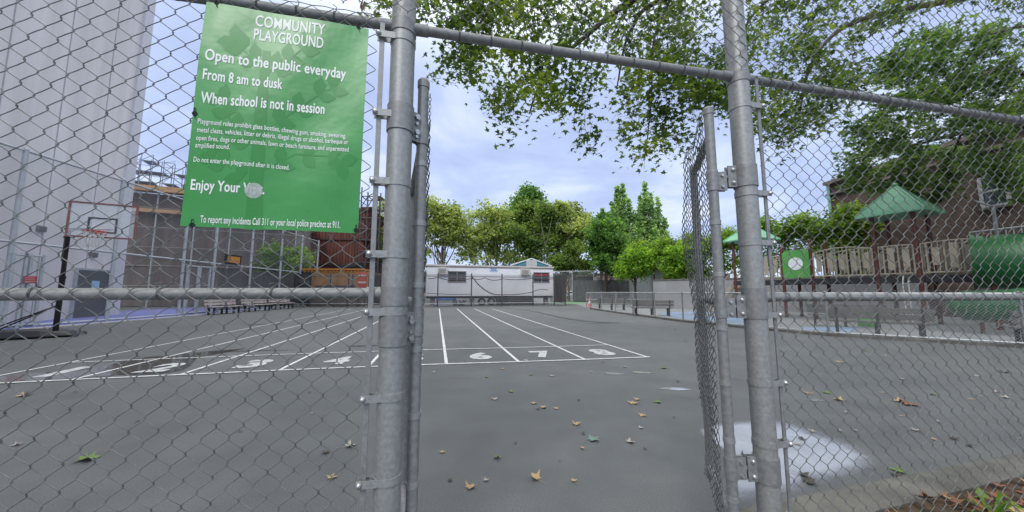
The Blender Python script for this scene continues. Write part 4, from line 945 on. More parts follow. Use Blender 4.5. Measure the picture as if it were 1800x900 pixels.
# the lighter second run of the same play area at the far side
lf2 = thing('low_fence', 'low chain link fence at the far side of the play area, behind the single bench', 'fence', V(9.2, 30, 0))
FS = [V(6.4, 29.6, 0), V(9.2, 30.2, 0), V(12, 30.6, 0), V(15, 31, 0)]
for p in FS:
    b = MB(); b.tube([p, p + V(0, 0, 1.3)], 0.035, 8); b.build('fence_post', GALVD, lf2)
for z in (0.12, 0.7, 1.28):
    b = MB(); b.tube([p + V(0, 0, z) for p in FS], 0.025, 8); b.build('fence_rail', FARSTEEL, lf2)
b = MB(); b.sheet(FS[0], FS[-1], 0.08, 1.28); b.build('chain_mesh', LINK, lf2)

CONEO = mat('orange_cone_plastic', (0.7, 0.09, 0.03), rough=0.45, var=0.12, scale=6)
cp = gp(1037, 540.5); cone = thing('traffic_cone', 'orange traffic cone with a white band at the end of the low fence', 'traffic cone', V(cp.x, cp.y, 0)); cp.z = 0
b = MB(); b.box(cp + V(0, 0, 0.025), (0.5, 0.5, 0.05)); b.build('base', CONEO, cone, bevel=0.015)
b = MB(); b.tube([cp + V(0, 0, z) for z in (0.05, 0.35)], [0.19, 0.135], 18, caps=False); b.tube([cp + V(0, 0, z) for z in (0.56, 0.95)], [0.1, 0.04], 18); b.build('cone_body', CONEO, cone)
b = MB(); b.tube([cp + V(0, 0, z) for z in (0.35, 0.56)], [0.135, 0.1], 18, caps=False); b.build('white_band', mat('reflective_white', (0.75, 0.75, 0.75), rough=0.4), cone)

dup(bn, V(7.95, 19.6, 0), RAD(172), 'single grey bench just inside the low fence beyond the open gateway', 'grey benches in the play area')
gb = [o for o in bpy.data.objects if o.type == 'EMPTY' and o.get('group') == 'grey benches in the play area'][0]
for ch in gb.children:
    ch.data = ch.data.copy()
    if not ch.name.startswith('leg'): ch.data.materials[0] = GPLANK
dup(gb, V(7.4, 25.6, 0), RAD(176), 'grey bench behind the orange cone at the far corner of the play area')
d = (LF[5] - LF[4]); ang = math.atan2(d.y, d.x)
dup(gb, V(11.0, 10.45, 0), ang + math.pi, 'dark legged grey bench behind the low fence in front of the playground roof')
dup(gb, V(13.7, 8.35, 0), ang + math.pi + 0.08, 'dark legged grey bench behind the low fence nearest to the green slide')
dup(gb, V(12.9, 13.4, 0), ang + math.pi, 'grey bench standing under the playground decks')

# ------------------------------------------------------------------ playground structure
PO = V(16.95, 14.7, 0); P1 = V(-0.4, 0.917, 0).normalized(); P2 = V(0.917, 0.4, 0).normalized()
def pp_(s, q, z=0.0): return PO + P1 * s + P2 * q + V(0, 0, z)
play = thing('play_structure', 'long raised playground structure with brown posts, beige railings and two green pyramid roofs', 'play structure', PO)
BROWN = mat('maroon_post', (0.10, 0.03, 0.022), rough=0.5, var=0.3, scale=4)
BEIGE = mat('beige_railing', (0.36, 0.32, 0.24), rough=0.6, var=0.15, scale=3)
GROOF = mat('mint_green_roof', (0.12, 0.36, 0.21), rough=0.45, var=0.12, scale=1.5, col2=(0.19, 0.44, 0.28))
GPAN = mat('bright_green_panel', (0.09, 0.33, 0.07), rough=0.5, var=0.1, scale=2)
DECK = mat('black_deck', (0.025, 0.025, 0.028), rough=0.7, var=0.3)
PZ = 2.0; HQ = 0.72
decks = [(-2.35, -0.75), (-0.75, 0.75), (0.75, 3.0), (3.0, 4.3), (4.3, 5.6), (5.6, 7.0)]
for i, (a, c) in enumerate(decks):
    b = MB(); b.box(pp_((a + c) / 2, 0, PZ - 0.06 + (0.003 if i % 2 else 0)), (c - a, HQ * 2, 0.12), P1, P2); b.box(pp_((a + c) / 2, -HQ, PZ - 0.16), (c - a - 0.02, 0.06, 0.2), P1, P2); b.box(pp_((a + c) / 2, HQ, PZ - 0.16), (c - a - 0.02, 0.06, 0.2), P1, P2)
    b.build('deck', DECK, play)
for s, top in ((-2.35, 3.4), (-0.62, 4.85), (0.62, 4.85), (3.0, 3.95), (4.3, 3.75), (5.6, 4.5), (6.9, 4.5)):
    for q in (-HQ, HQ):
        b = MB(); p = pp_(s, q * 0.97); b.tube([p, p + V(0, 0, top)], 0.075, 12); b.dome(p + V(0, 0, top), 0.08, n=12); b.build('post', BROWN, play)
def railing(a, c, q, arch=0.0, h=1.28):
    b = MB(); n = 12
    def zt(k): return PZ + h + arch * math.sin(math.pi * k)
    b.tube([pp_(a + (c - a) * k / n, q, zt(k / n)) for k in range(n + 1)], 0.03, 6); b.tube([pp_(a + (c - a) * k / n, q, PZ + 0.12) for k in range(n + 1)], 0.028, 6)
    m_ = max(3, int((c - a) / 0.14))
    for k in range(m_ + 1):
        f = k / m_; b.tube([pp_(a + (c - a) * f, q, PZ + 0.12), pp_(a + (c - a) * f, q, zt(f))], 0.016 if k % 3 else 0.03, 5)
    for k in range(m_ // 3):                                           # moulded slats between the bars
        f = (k * 3 + 1.5) / m_; b.box(pp_(a + (c - a) * f, q, PZ + 0.12 + h * 0.5), (0.2, 0.03, h * (0.55 + 0.2 * (k % 2))), P1, P2)
    b.build('railing', BEIGE, play)
for q in (-HQ, HQ):
    railing(-2.25, -0.72, q, 0.06); railing(-0.52, 0.52, q, 0.03); railing(0.72, 2.9, q, 0.16); railing(4.4, 5.5, q)
railing(5.7, 6.8, HQ); railing(3.1, 4.2, HQ)
b = MB(); n = 20; w_, h_ = 1.2, 1.45; o = pp_(3.65, -HQ - 0.02, PZ + 0.08 + h_ / 2)
out_ = [o + P1 * (w_ / 2 * x) + V(0, 0, h_ / 2 * z) for x, z in ((-1, -1), (1, -1), (1, 0.82), (0.86, 0.86), (0.8, 1), (-0.8, 1), (-0.86, 0.86), (-1, 0.82))]
b.prism(out_, -P2 * 0.04); po = b.build('panel', GPAN, play)
b = MB(); b.tube([o - P2 * 0.045, o - P2 * 0.06], 0.33, 24); b.build('bubble_window', mat('white_dome', (0.75, 0.76, 0.78), rough=0.3), po); 
def pyramid(s, half, ze, za):
    b = MB(); c4 = [pp_(s - half, -half, ze), pp_(s + half, -half, ze), pp_(s + half, half, ze), pp_(s - half, half, ze)]; ap = pp_(s, 0, za)
    lo = [p - V(0, 0, 0.07) for p in c4]; b.add(c4 + lo + [ap], [(0, 1, 8), (1, 2, 8), (2, 3, 8), (3, 0, 8), (0, 4, 5, 1), (1, 5, 6, 2), (2, 6, 7, 3), (3, 7, 4, 0), (7, 6, 5, 4)])
    for i in range(4): b.tube([c4[i] + V(0, 0, 0.01), ap + V(0, 0, 0.01)], 0.03, 5)
    b.dome(ap, 0.1, n=8); b.build('roof', GROOF, play)
pyramid(0, 1.06, 4.70, 6.05); pyramid(6.25, 1.05, 4.45, 5.45)
# beige steps and steering frame at the far end, white ladder frame below the main deck
b = MB()
for q in (-0.45, 0.45): b.bar(pp_(7.0, q, PZ), pp_(8.7, q, 0.1), 0.06, 0.25)
for k in range(6): b.box(pp_(7.15 + 0.28 * k, 0, PZ - 0.12 - 0.32 * k), (0.24, 0.86, 0.04), P1, P2)
for q in (-0.47, 0.47): b.tube([pp_(7.0, q, PZ + 0.9), pp_(8.7, q, 1.0), pp_(8.7, q, 0)], 0.025, 6)
b.build('steps', BEIGE, play)
b = MB()
for q in (-1.3, -0.8): b.tube([pp_(-0.3, q, 0), pp_(-0.3, q, 1.75), pp_(-0.3, q + 0.12, 2.0)], 0.022, 6)
for z in (0.4, 0.85, 1.3, 1.7): b.tube([pp_(-0.3, -1.3, z), pp_(-0.3, -0.8, z)], 0.02, 6)
b.build('ladder', mat('white_tube', (0.5, 0.5, 0.48), rough=0.5), play)
# green slide
GSL = mat('green_slide_plastic', (0.006, 0.085, 0.022), rough=0.42, var=0.2, scale=1.2, col2=(0.012, 0.125, 0.032), spec=0.5)
path = [V(17.35, 12.75, 2.0), V(17.95, 12.0, 1.95), V(18.9, 11.2, 1.7), V(19.15, 10.4, 1.42), V(18.7, 9.75, 1.15), V(17.8, 9.7, 0.92), V(16.9, 10.15, 0.72), V(16.1, 10.7, 0.55), V(15.4, 11.1, 0.46), V(14.9, 11.35, 0.45)]
def spline(P, n=6):
    o = []
    for i in range(len(P) - 1):
        p0 = P[max(i - 1, 0)]; p1 = P[i]; p2 = P[i + 1]; p3 = P[min(i + 2, len(P) - 1)]
        for k in range(n):
            t = k / n; o.append(0.5 * ((2 * p1) + (p2 - p0) * t + (2 * p0 - 5 * p1 + 4 * p2 - p3) * t * t + (3 * p1 - p0 - 3 * p2 + p3) * t ** 3))
    return o + [P[-1]]
C_ = spline(path); prof = [(-0.52, 0.42), (-0.5, 0.46), (-0.45, 0.42), (-0.40, 0.1), (-0.25, 0.0), (0.25, 0.0), (0.40, 0.1), (0.45, 0.42), (0.5, 0.46), (0.52, 0.42), (0.46, 0.02), (0.28, -0.1), (-0.28, -0.1), (-0.46, 0.02)]
sl = thing('playground_slide', 'curved dark green plastic slide at the near end of the playground structure', 'slide', V(17.5, 11, 0))
m_ = len(C_); rad = [0.98 if i < 12 else 0.98 - 0.50 * min(1, (i - 12) / 26) for i in range(m_)]
mid = [p + V(0, 0, 0.46) for i, p in enumerate(C_)]
b = MB(); b.tube(mid[:m_ // 2 + 1], rad[:m_ // 2 + 1], 16, caps=False); b.build('upper_tube', GSL, sl)
b = MB(); b.tube(mid[m_ // 2:] + [mid[-1] + V(-0.18, 0.08, 0)], rad[m_ // 2:] + [0.30], 16, caps=False); b.dome(mid[-1] + V(-0.18, 0.08, 0), 0.30, V(-0.9, 0.42, -0.1), n=16, squash=0.6); b.build('lower_tube', GSL, sl)
for i in range(6, m_ - 6, 9):
    b = MB(); d = (mid[i + 1] - mid[i - 1]).normalized(); b.ring(mid[i], rad[i] - 0.01, rad[i] + 0.035, 0.07, d, n=20); b.build('joint_flange', GSL, sl)
hd = (mid[1] - mid[0]).normalized(); b = MB(); b.ring(mid[0] - hd * 0.03, 0.8, 1.05, 0.1, hd, n=20); b.build('entry_collar', GSL, sl)
b = MB()
for k in (12, 24, 36, 50): b.tube([V(C_[k].x, C_[k].y, 0), C_[k] - V(0, 0, 0.08)], 0.05, 8)
b.build('support', BROWN, sl)
b = MB(); q = V(12.6, 13.0, 0.0); q = at(1519, 541, 13.6); q.z = 0; b.tube([q, q + V(0, 0, 0.28)], 0.24, 14); b.dome(q + V(0, 0, 0.28), 0.24, n=14, squash=0.6)
b.dome(q + V(0.5, 0.1, 0.2), 0.2, n=12); tag(b.build('spring_seat', GPAN), 'small bright green rounded play seat under the decks', 'play seat')

# ------------------------------------------------------------------ walls and buildings to the right
b = MB(); b.prism([V(14.7, 36, 0), V(19.8, 36.6, 0), V(19.8, 44, 0), V(14.7, 43, 0)], V(0, 0, 3.95)); o = b.build('grey_building', mat('pale_grey_render', (0.34, 0.35, 0.36), rough=0.85, var=0.1, scale=0.5)); tag(o, 'plain pale grey block building behind the small bright green trees', 'building')
b = MB(); b.box(V(17.2, 36.25, 4.02), (5.5, 0.9, 0.16), (5.1, 0.6, 0)); b.build('parapet', CONC, o)
b = MB(); b.bar(V(12.2, 29.5, 1.15), V(23.6, 19.5, 1.15), 0.25, 2.3); o = b.build('concrete_wall', mat('grey_wall', (0.26, 0.265, 0.275), rough=0.85, var=0.15, scale=0.6)); tag(o, 'long low grey wall running behind the playground decks', 'wall')
b = MB(); b.bar(V(12.2, 29.5, 2.35), V(23.6, 19.5, 2.35), 0.36, 0.1); b.build('coping', CONC, o)
BX = V(23.4, 24.6, 0); BD = V(-0.06, 1, 0).normalized(); BNR = V(-BD.y, BD.x, 0)
BRICK = mat('dark_red_brick', (0.10, 0.066, 0.053), rough=0.9, var=0.25, scale=0.9, col2=(0.145, 0.098, 0.078), spec=0.2)
def add_bricks(m):
    t = m.node_tree; b = t.nodes['Principled BSDF']; A = t.nodes.new; K = t.links.new
    src = b.inputs['Base Color'].links[0].from_socket
    c = A('ShaderNodeTexCoord'); sp = A('ShaderNodeSeparateXYZ'); K(c.outputs['Object'], sp.inputs[0]); ad = A('ShaderNodeMath'); ad.operation = 'ADD'; K(sp.outputs[0], ad.inputs[0]); K(sp.outputs[1], ad.inputs[1])
    cb = A('ShaderNodeCombineXYZ'); K(ad.outputs[0], cb.inputs[0]); K(sp.outputs[2], cb.inputs[1])
    br = A('ShaderNodeTexBrick'); br.inputs['Scale'].default_value = 1.0; br.inputs['Brick Width'].default_value = 0.22; br.inputs['Row Height'].default_value = 0.075; br.inputs['Mortar Size'].default_value = 0.008
    br.inputs['Color1'].default_value = (1, 1, 1, 1); br.inputs['Color2'].default_value = (0.72, 0.7, 0.7, 1); br.inputs['Mortar'].default_value = (1.5, 1.7, 1.8, 1); K(cb.outputs[0], br.inputs['Vector'])
    mu = A('ShaderNodeMixRGB'); mu.blend_type = 'MULTIPLY'; mu.inputs[0].default_value = 1; K(src, mu.inputs[1]); K(br.outputs[0], mu.inputs[2]); K(mu.outputs[0], b.inputs['Base Color'])
add_bricks(BRICK)
bb = thing('brick_building', 'dark red brick building with white framed window behind the playground', 'building', BX)
BH = 9.2
b = MB(); b.prism([BX, BX - BD * 26, BX - BD * 26 - BNR * 14, BX - BNR * 14], V(0, 0, BH)); b.build('wall', BRICK, bb)
b = MB(); b.box(BX - BD * 13 + BNR * 0.06 + V(0, 0, BH + 0.1), (26.2, 0.5, 0.22), BD, BNR); b.box(BX - BD * 13 + BNR * 0.09 + V(0, 0, BH - 0.75), (26.2, 0.18, 0.14), BD, BNR); b.build('cornice', mat('brown_stone', (0.2, 0.15, 0.13), rough=0.85), bb)
b = MB(); b.tube([BX + BNR * 0.12 - BD * 0.1, BX + BNR * 0.12 - BD * 0.1 + V(0, 0, BH)], 0.09, 8); b.build('green_downpipe', mat('verdigris_pipe', (0.2, 0.42, 0.33), rough=0.6), bb)
for (ua, va, ub, vb) in ((1728, 302, 1768, 358),):
    a = on_plane(ua, va, BX, BD); c = on_plane(ub, vb, BX, BD); ct = (a + c) / 2; wd = abs((c - a).dot(BD)); zt, zb = 7.1, 5.6
    for k in range(4):
        cc = ct - BD * (k * 3.1); cc.z = (zt + zb) / 2; f = MB()
        for sz in (-1, 0, 1): f.box(cc + BNR * 0.04 + V(0, 0, sz * (zt - zb) / 2), (0.95, 0.1, 0.1), BD, BNR)
        for sx in (-1, 1): f.box(cc + BNR * 0.04 + BD * sx * 0.45, (0.12, 0.1, zt - zb - 0.1), BD, BNR)
        fo = f.build('window', mat('white_frame', (0.42, 0.42, 0.42), rough=0.5), bb)
        f = MB(); f.box(cc + BNR * 0.01, (0.82, 0.03, zt - zb - 0.1), BD, BNR); f.build('pane', MATS['dark_glass'], fo)
        f = MB(); f.box(cc + BNR * 0.08 + V(0, 0, -(zt - zb) / 2 - 0.11), (1.15, 0.2, 0.1), BD, BNR); f.build('sill', CONC, fo)
b = MB(); p = at(1757, 440, 15.2); p.z = 0; b.tube([p, p + V(0, 0, 5.3)], [0.09, 0.06], 10); b.tube([p + V(0, 0, 5.2), p + V(-0.3, 0.4, 5.6)], 0.04, 8); tag(b.build('metal_pole', GALVD), 'thin grey pole standing in front of the brick building window', 'pole')
rl = thing('balcony_railing', 'pale grey metal railing before the brick wall above the green slide', 'railing', V(21.3, 14, 0))
RA, RC = V(20.9, 15.4, 0), V(22.0, 10.2, 0)
for z in (2.9, 4.05):
    b = MB(); b.tube([RA + V(0, 0, z), RC + V(0, 0, z)], 0.04, 6); b.build('rail', FARSTEEL, rl)
b = MB()
for k in range(27): p = RA.lerp(RC, k / 26); b.tube([p + V(0, 0, 2.9), p + V(0, 0, 4.05)], 0.022, 5)
b.build('balusters', FARSTEEL, rl)
b = MB(); b.bar(RA + V(0.5, 0, 1.4), RC + V(0.5, 0, 1.4), 1.2, 2.8); b.build('platform', CONC, rl)

# far shed, dark fence and distant buildings closing the view below the trees
b = MB(); o = at(1024, 513, 50); b.box(V(o.x, 50, 1.75), (2.4, 4, 3.5)); o2 = b.build('dark_shed', mat('dark_shed_boards', (0.02, 0.018, 0.016), rough=0.9)); tag(o2, 'dark shed in the gap right of the screened fence', 'shed')
b = MB(); b.box(V(o.x, 50, 3.58), (2.8, 4.6, 0.16)); b.build('roof', mat('brown_roof', (0.1, 0.085, 0.075), rough=0.9), o2)
bk = thing('back_fence', 'grey screened chain link fence under the trees at the back of the court', 'fence', V(12, 46, 0))
BF = [V(5.4, 47, 0), V(8.2, 46.5, 0), V(11, 46, 0), V(14, 45, 0), V(17, 44.5, 0)]
for p in BF:
    b = MB(); b.tube([p, p + V(0, 0, 4.2)], 0.07, 8); b.build('fence_post', FARSTEEL, bk)
b = MB(); b.tube([p + V(0, 0, 4.15) for p in BF], 0.05, 6); b.build('fence_rail', FARSTEEL, bk)
for i in range(1, 4):
    b = MB(); b.sheet(BF[i] - V(0, 0.1, 0), BF[i + 1] - V(0, 0.1, 0), 0.1, 2.9); b.build('windscreen', netmat('slate_windscreen', (0.085, 0.09, 0.1), 0.92), bk)
b = MB(); b.sheet(BF[0], BF[-1], 0.1, 4.2); b.build('chain_mesh', LINK, bk)
for (xa, xb, Y, h, nm, lab, colr) in ((-46, -12, 92, 6.5, 'row_building', 'low tan brick building far behind the trees left of the trailer', (0.26, 0.2, 0.165)), (-12, 8, 98, 5.4, 'row_building', 'pale low building glimpsed behind the tree trunks over the trailer', (0.42, 0.42, 0.42)), (8, 60, 94, 6.2, 'row_building', 'brown brick row far behind the poplars', (0.2, 0.14, 0.12))):
    b = MB(); b.box(V((xa + xb) / 2, Y + 4, h / 2), (xb - xa, 8, h)); o = b.build(nm, mat(nm + str(xa), colr, rough=0.9, var=0.2, scale=0.15)); tag(o, lab, 'building')
    b = MB(); k = xa + 2.5
    while k < xb - 2:
        for z in (1.9, 4.5): b.box(V(k, Y - 0.02, z), (1.2, 0.1, 1.5))
        k += 3.4
    b.build('windows', MATS['dark_glass'], o); b = MB(); b.box(V((xa + xb) / 2, Y - 0.1, h + 0.1), (xb - xa + 0.4, 0.7, 0.3)); b.build('parapet', CONC, o)
# small white car far off beside the shed
o = at(1003, 513, 66); o.z = 0
car = thing('parked_car', 'small white car parked far off in the gap beside the dark shed', 'car', o)
b = MB(); prof2 = [(-2.1, 0.35), (2.1, 0.35), (2.15, 0.75), (1.9, 0.95), (1.1, 1.0), (0.5, 1.45), (-1.2, 1.48), (-1.9, 1.0), (-2.15, 0.9)]
b.prism([o + V(-0.8, x * 1.0, z) for x, z in prof2], V(1.6, 0, 0)); b.build('body', mat('white_car_paint', (0.7, 0.71, 0.72), rough=0.3), car, bevel=0.08)
b = MB(); b.prism([o + V(-0.81, x, z) for x, z in ((0.95, 1.03), (0.45, 1.4), (-1.1, 1.42), (-1.6, 1.05))], V(1.62, 0, 0)); b.box(o + V(0, -1.75, 1.2), (1.3, 0.1, 0.35)); b.build('window', MATS['dark_glass'], car)
for x in (-0.75, 0.75):
    for y in (-1.3, 1.3):
        b = MB(); b.tube([o + V(x - 0.1, y, 0.33), o + V(x + 0.1, y, 0.33)], 0.33, 14); b.build('wheel', MATS['tyre_black'], car)

# ------------------------------------------------------------------ trees
LG = leafmat('plane_leaf_green', (0.06, 0.105, 0.034), (0.15, 0.225, 0.06), (0.27, 0.37, 0.10), trans=0.6, scale=0.32)
LY = leafmat('yellow_green_leaf', (0.13, 0.17, 0.06), (0.29, 0.36, 0.13), (0.45, 0.51, 0.2), trans=0.6, scale=0.3)
LD = leafmat('deep_green_leaf', (0.04, 0.09, 0.032), (0.095, 0.20, 0.05), (0.19, 0.34, 0.075), trans=0.6, scale=0.35)
LP = leafmat('poplar_leaf', (0.11, 0.2, 0.10), (0.24, 0.38, 0.17), (0.4, 0.54, 0.23), trans=0.6, scale=0.5)
LB = leafmat('bright_young_leaf', (0.06, 0.13, 0.016), (0.17, 0.32, 0.035), (0.27, 0.42, 0.055), trans=0.6, scale=1.1)
LN_ = leafmat('near_plane_leaf', (0.035, 0.065, 0.024), (0.085, 0.15, 0.032), (0.22, 0.28, 0.045), trans=0.55, scale=1.0)
DRHOMB = np.array([[0, -0.5, 0], [0.36, 0.02, 0.06], [0, 0.5, 0], [-0.36, 0.02, 0.06]])
STAR = np.array([[0, 0, 0.03]] + [[r * math.sin(a), r * math.cos(a), z] for r, a, z in
      ((0.10, math.pi, 0), (0.34, 2.25, -0.06), (0.2, 1.95, 0.0), (0.5, 1.3, -0.1), (0.24, 0.85, 0.0), (0.56, 0.35 * 0, -0.08), (0.24, -0.85, 0.0), (0.5, -1.3, -0.1), (0.2, -1.95, 0.0), (0.34, -2.25, -0.06))])
STARF = np.array([[0, 1 + k, 1 + (k + 1) % 10] for k in range(10)])
def leaves(centers, size, rng, up=0.5, template=DRHOMB, var=0.35):
    n = len(centers); nor = rng.normal(size=(n, 3)); nor[:, 2] = np.abs(nor[:, 2]) + up; nor /= np.linalg.norm(nor, axis=1)[:, None]
    t = rng.normal(size=(n, 3)); t -= nor * (t * nor).sum(1)[:, None]; t /= np.linalg.norm(t, axis=1)[:, None]; s = np.cross(nor, t)
    sz = size * (1 + var * rng.uniform(-1, 1, n))
    P = centers[:, None, :] + sz[:, None, None] * (template[None, :, 0:1] * s[:, None, :] + template[None, :, 1:2] * t[:, None, :] + template[None, :, 2:3] * nor[:, None, :])
    return P.reshape(-1, 3)
def crown_pts(blobs, rng, per=26, sig=0.2, inner=0.35):
    out = []
    for (c, r, n) in blobs:
        m = max(3, int(n / per)); d = rng.normal(size=(m, 3)); d /= np.linalg.norm(d, axis=1)[:, None]
        rad = inner + (1 - inner) * rng.uniform(0, 1, m) ** 0.6
        cc = np.array(c) + d * rad[:, None] * np.array(r)
        k = rng.poisson(per, m); idx = np.repeat(np.arange(m), k)
        sg = sig * np.mean(r) * rng.uniform(0.6, 1.3, m)
        out.append(cc[idx] + rng.normal(size=(len(idx), 3)) * sg[idx][:, None] * np.array([1.1, 1.1, 0.75]))
    return np.concatenate(out)
DENS = 1.9
def tree(label, base, top, trunk_r, blobs, lm, size, bark=BARK, group=None, seed=0, forks=6, name='tree', lean=(0, 0), trunk_top=0.75, sig=0.2, inner=0.35, per=26):
    rng = np.random.default_rng(seed); rg = random.Random(seed); base = Vector(base); blobs = [(c, r, int(n * DENS)) for c, r, n in blobs]
    root = thing(name, label, 'tree', base, group)
    b = MB(); H = top - base.z; tp = [base + V(lean[0] * f + rg.uniform(-.06, .06) * f, lean[1] * f, H * trunk_top * f) for f in (0, 0.06, 0.25, 0.5, 0.75, 1)]
    b.tube(tp, [trunk_r * 1.45, trunk_r, trunk_r * 0.86, trunk_r * 0.68, trunk_r * 0.42, trunk_r * 0.15], 9)
    for i in range(forks):
        c, r, _ = blobs[i % len(blobs)]; f = rg.uniform(0.3, 0.85); k = f * 5; j = min(4, max(1, int(k)))
        st = tp[j].lerp(tp[j + 1], rg.random()) if j < 5 else tp[5]
        en = Vector(c) + V(rg.uniform(-.8, .8) * r[0], rg.uniform(-.8, .8) * r[1], rg.uniform(-0.1, .8) * r[2]); md = st.lerp(en, 0.5) + V(0, 0, -0.05 * (en - st).length)
        b.tube([st, md, en], [trunk_r * 0.38, trunk_r * 0.24, trunk_r * 0.06], 6)
        for q in range(3):
            a = md.lerp(en, rg.uniform(0, 0.7)); e2 = Vector(c) + V(rg.uniform(-.9, .9) * r[0], rg.uniform(-.9, .9) * r[1], rg.uniform(-.6, .9) * r[2]); b.tube([a, a.lerp(e2, 0.5) + V(0, 0, 0.1), e2], [trunk_r * 0.16, trunk_r * 0.1, trunk_r * 0.03], 4)
    b.build('trunk', bark, root)
    np_build('crown', leaves(crown_pts(blobs, rng, per, sig, inner), size, rng, up=0.15), 4, lm, root)
    return root
def crown_at(u, v, Y, ru, rv, n, dz=1.0):
    """crown lobe: centre and radii surveyed from the photo at depth Y"""
    c = at(u, v, Y); k = Y / FPX; return (tuple(c), (ru * k, ru * k * dz, rv * k), n)
GR = 'plane trees in a row behind the trailer'
Y = 52
def base_at(u, Y): p = at(u, 513, Y); return V(p.x, Y, 0)
def crown_poly(poly, Y, nb, r, n, dep=2.2, seed=0):
    """crown lobes scattered through an outline surveyed from the photo, with real depth"""
    rng = np.random.default_rng(seed); out = []; xs = [p[0] for p in poly]; ys = [p[1] for p in poly]
    while len(out) < nb:
        u = rng.uniform(min(xs), max(xs), 60); v = rng.uniform(min(ys), max(ys), 60); ok = inside(poly, u, v)
        for a, c in zip(u[ok], v[ok]):
            if len(out) < nb: q = r * rng.uniform(0.65, 1.3); out.append(crown_at(a, c, Y + rng.uniform(-dep, dep), q, q * 0.8, int(n * rng.uniform(0.5, 1.4))))
    return out
def inside(poly, x, y):
    c = np.zeros(len(x), bool); j = len(poly) - 1
    for i in range(len(poly)):
        xi, yi = poly[i]; xj, yj = poly[j]
        c ^= ((yi > y) != (yj > y)) & (x < (xj - xi) * (y - yi) / (yj - yi + 1e-9) + xi); j = i
    return c
PT = dict(sig=0.34, inner=0.1, per=18)
tree('yellow green plane tree just left of and behind the thick gate post', base_at(672, Y), 12, 0.26, crown_poly([(648, 380), (672, 362), (705, 375), (712, 440), (660, 462), (645, 430)], Y, 16, 14, 130, 2, 1), LY, 0.42, PALEBARK, GR, 1, 8, **PT)
tree('broad yellow green plane tree above the left end of the trailer', base_at(775, Y), 14, 0.3, crown_poly([(712, 380), (730, 358), (765, 353), (800, 360), (826, 378), (836, 405), (812, 420), (760, 415), (715, 412)], Y, 26, 16, 190, 2.5, 2) + crown_poly([(712, 415), (836, 415), (830, 456), (715, 456)], Y, 20, 14, 80, 2, 102), LY, 0.42, PALEBARK, GR, 2, 14, **PT)
tree('yellow green plane tree with visible fork above the middle of the trailer', base_at(872, Y), 13, 0.28, crown_poly([(828, 400), (840, 374), (868, 366), (898, 374), (912, 400), (900, 425), (850, 424)], Y, 22, 15, 190, 2.5, 3) + crown_poly([(822, 405), (920, 420), (912, 462), (826, 462)], Y, 22, 14, 85, 2, 103), LY, 0.42, PALEBARK, GR, 3, 14, **PT)
tree('dense mid green plane tree above the gabled site office', base_at(940, Y - 1), 14, 0.3, crown_poly([(896, 395), (912, 366), (940, 358), (966, 372), (976, 410), (968, 455), (920, 460), (900, 430)], Y - 1, 34, 15, 210, 2.5, 4), LG, 0.42, PALEBARK, GR, 4, 12, **PT)
tree('tall loose plane tree with pale limbs above the right end of the trailer', base_at(992, Y), 15, 0.3, crown_poly([(958, 375), (972, 350), (990, 352), (1012, 358), (1036, 385), (1046, 412), (1020, 425), (975, 420)], Y, 26, 15, 180, 2.5, 5) + crown_poly([(965, 422), (1045, 422), (1040, 470), (975, 475)], Y, 20, 13, 80, 2, 105), LY, 0.42, PALEBARK, GR, 5, 16, **PT)
tree('tall dark green tree rising highest behind the plane trees', base_at(930, 66), 21.5, 0.35, [crown_at(929, 352, 66, 24, 24, 1700), crown_at(925, 372, 66, 34, 26, 1600), crown_at(936, 400, 66, 30, 40, 1200)], LD, 0.5, BARK, None, 6, 6)
tree('low dark shrub like tree between the trailer end and the dark shed', base_at(1000, 49), 6, 0.16, [crown_at(988, 462, 49, 22, 18, 900), crown_at(1024, 470, 49, 22, 18, 700), crown_at(1010, 440, 49, 22, 16, 500)], LG, 0.36, BARK, None, 7, 6)
tree('thick dark green tree with a bare dark trunk behind the play area', base_at(1066, 44), 10, 0.27, crown_poly([(1040, 470), (1034, 430), (1048, 400), (1062, 378), (1080, 395), (1100, 420), (1106, 460), (1090, 482), (1050, 482)], 44, 36, 15, 180, 2.5, 8), LD, 0.36, BARK, None, 8, 8, **PT)
GPOP = 'poplars behind the play area'
def poplar(label, spires, Y, seed):
    bl = []
    for (u, vt, vb, wd) in spires:
        n = max(5, int((vb - vt) / 11))
        for k in range(n):
            f = (k + 0.5) / n; r = 0.98 * wd * random.uniform(0.8, 1.2) * (0.16 + 0.84 * min(1, f * 1.9) ** 0.85) * (1 if f < 0.8 else 0.85)
            bl.append(crown_at(u + random.uniform(-2, 2), vt + (vb - vt) * f, Y, r, (vb - vt) / n * 0.85, int(60 + 15 * r)))
    u0 = spires[0][0]; tp = at(u0, spires[0][1], Y).z
    return tree(label, base_at(u0, Y), tp, 0.25, bl, LP, 0.4, BARK, GPOP, seed, 14, 'poplar_tree', trunk_top=0.93, sig=0.28, inner=0.2, per=14)
poplar('tall twin tipped poplar, leftmost of the high poplars', [(1096, 321, 470, 10), (1086, 326, 470, 10), (1078, 358, 470, 9), (1105, 352, 470, 9)], 58, 21)
poplar('tall poplar with a single sharp tip right of the twin tipped poplar', [(1134, 323, 460, 10), (1124, 345, 460, 9), (1145, 342, 460, 9), (1116, 372, 460, 9)], 57, 22)
poplar('shorter poplar at the right end of the poplars', [(1155, 348, 460, 10), (1168, 384, 460, 9)], 59, 23)
poplar('slim dark poplar tip showing between the plane trees and the tall poplars', [(1058, 367, 470, 10), (1068, 376, 470, 9)], 60, 24)
GY = 'small bright green trees by the play area'
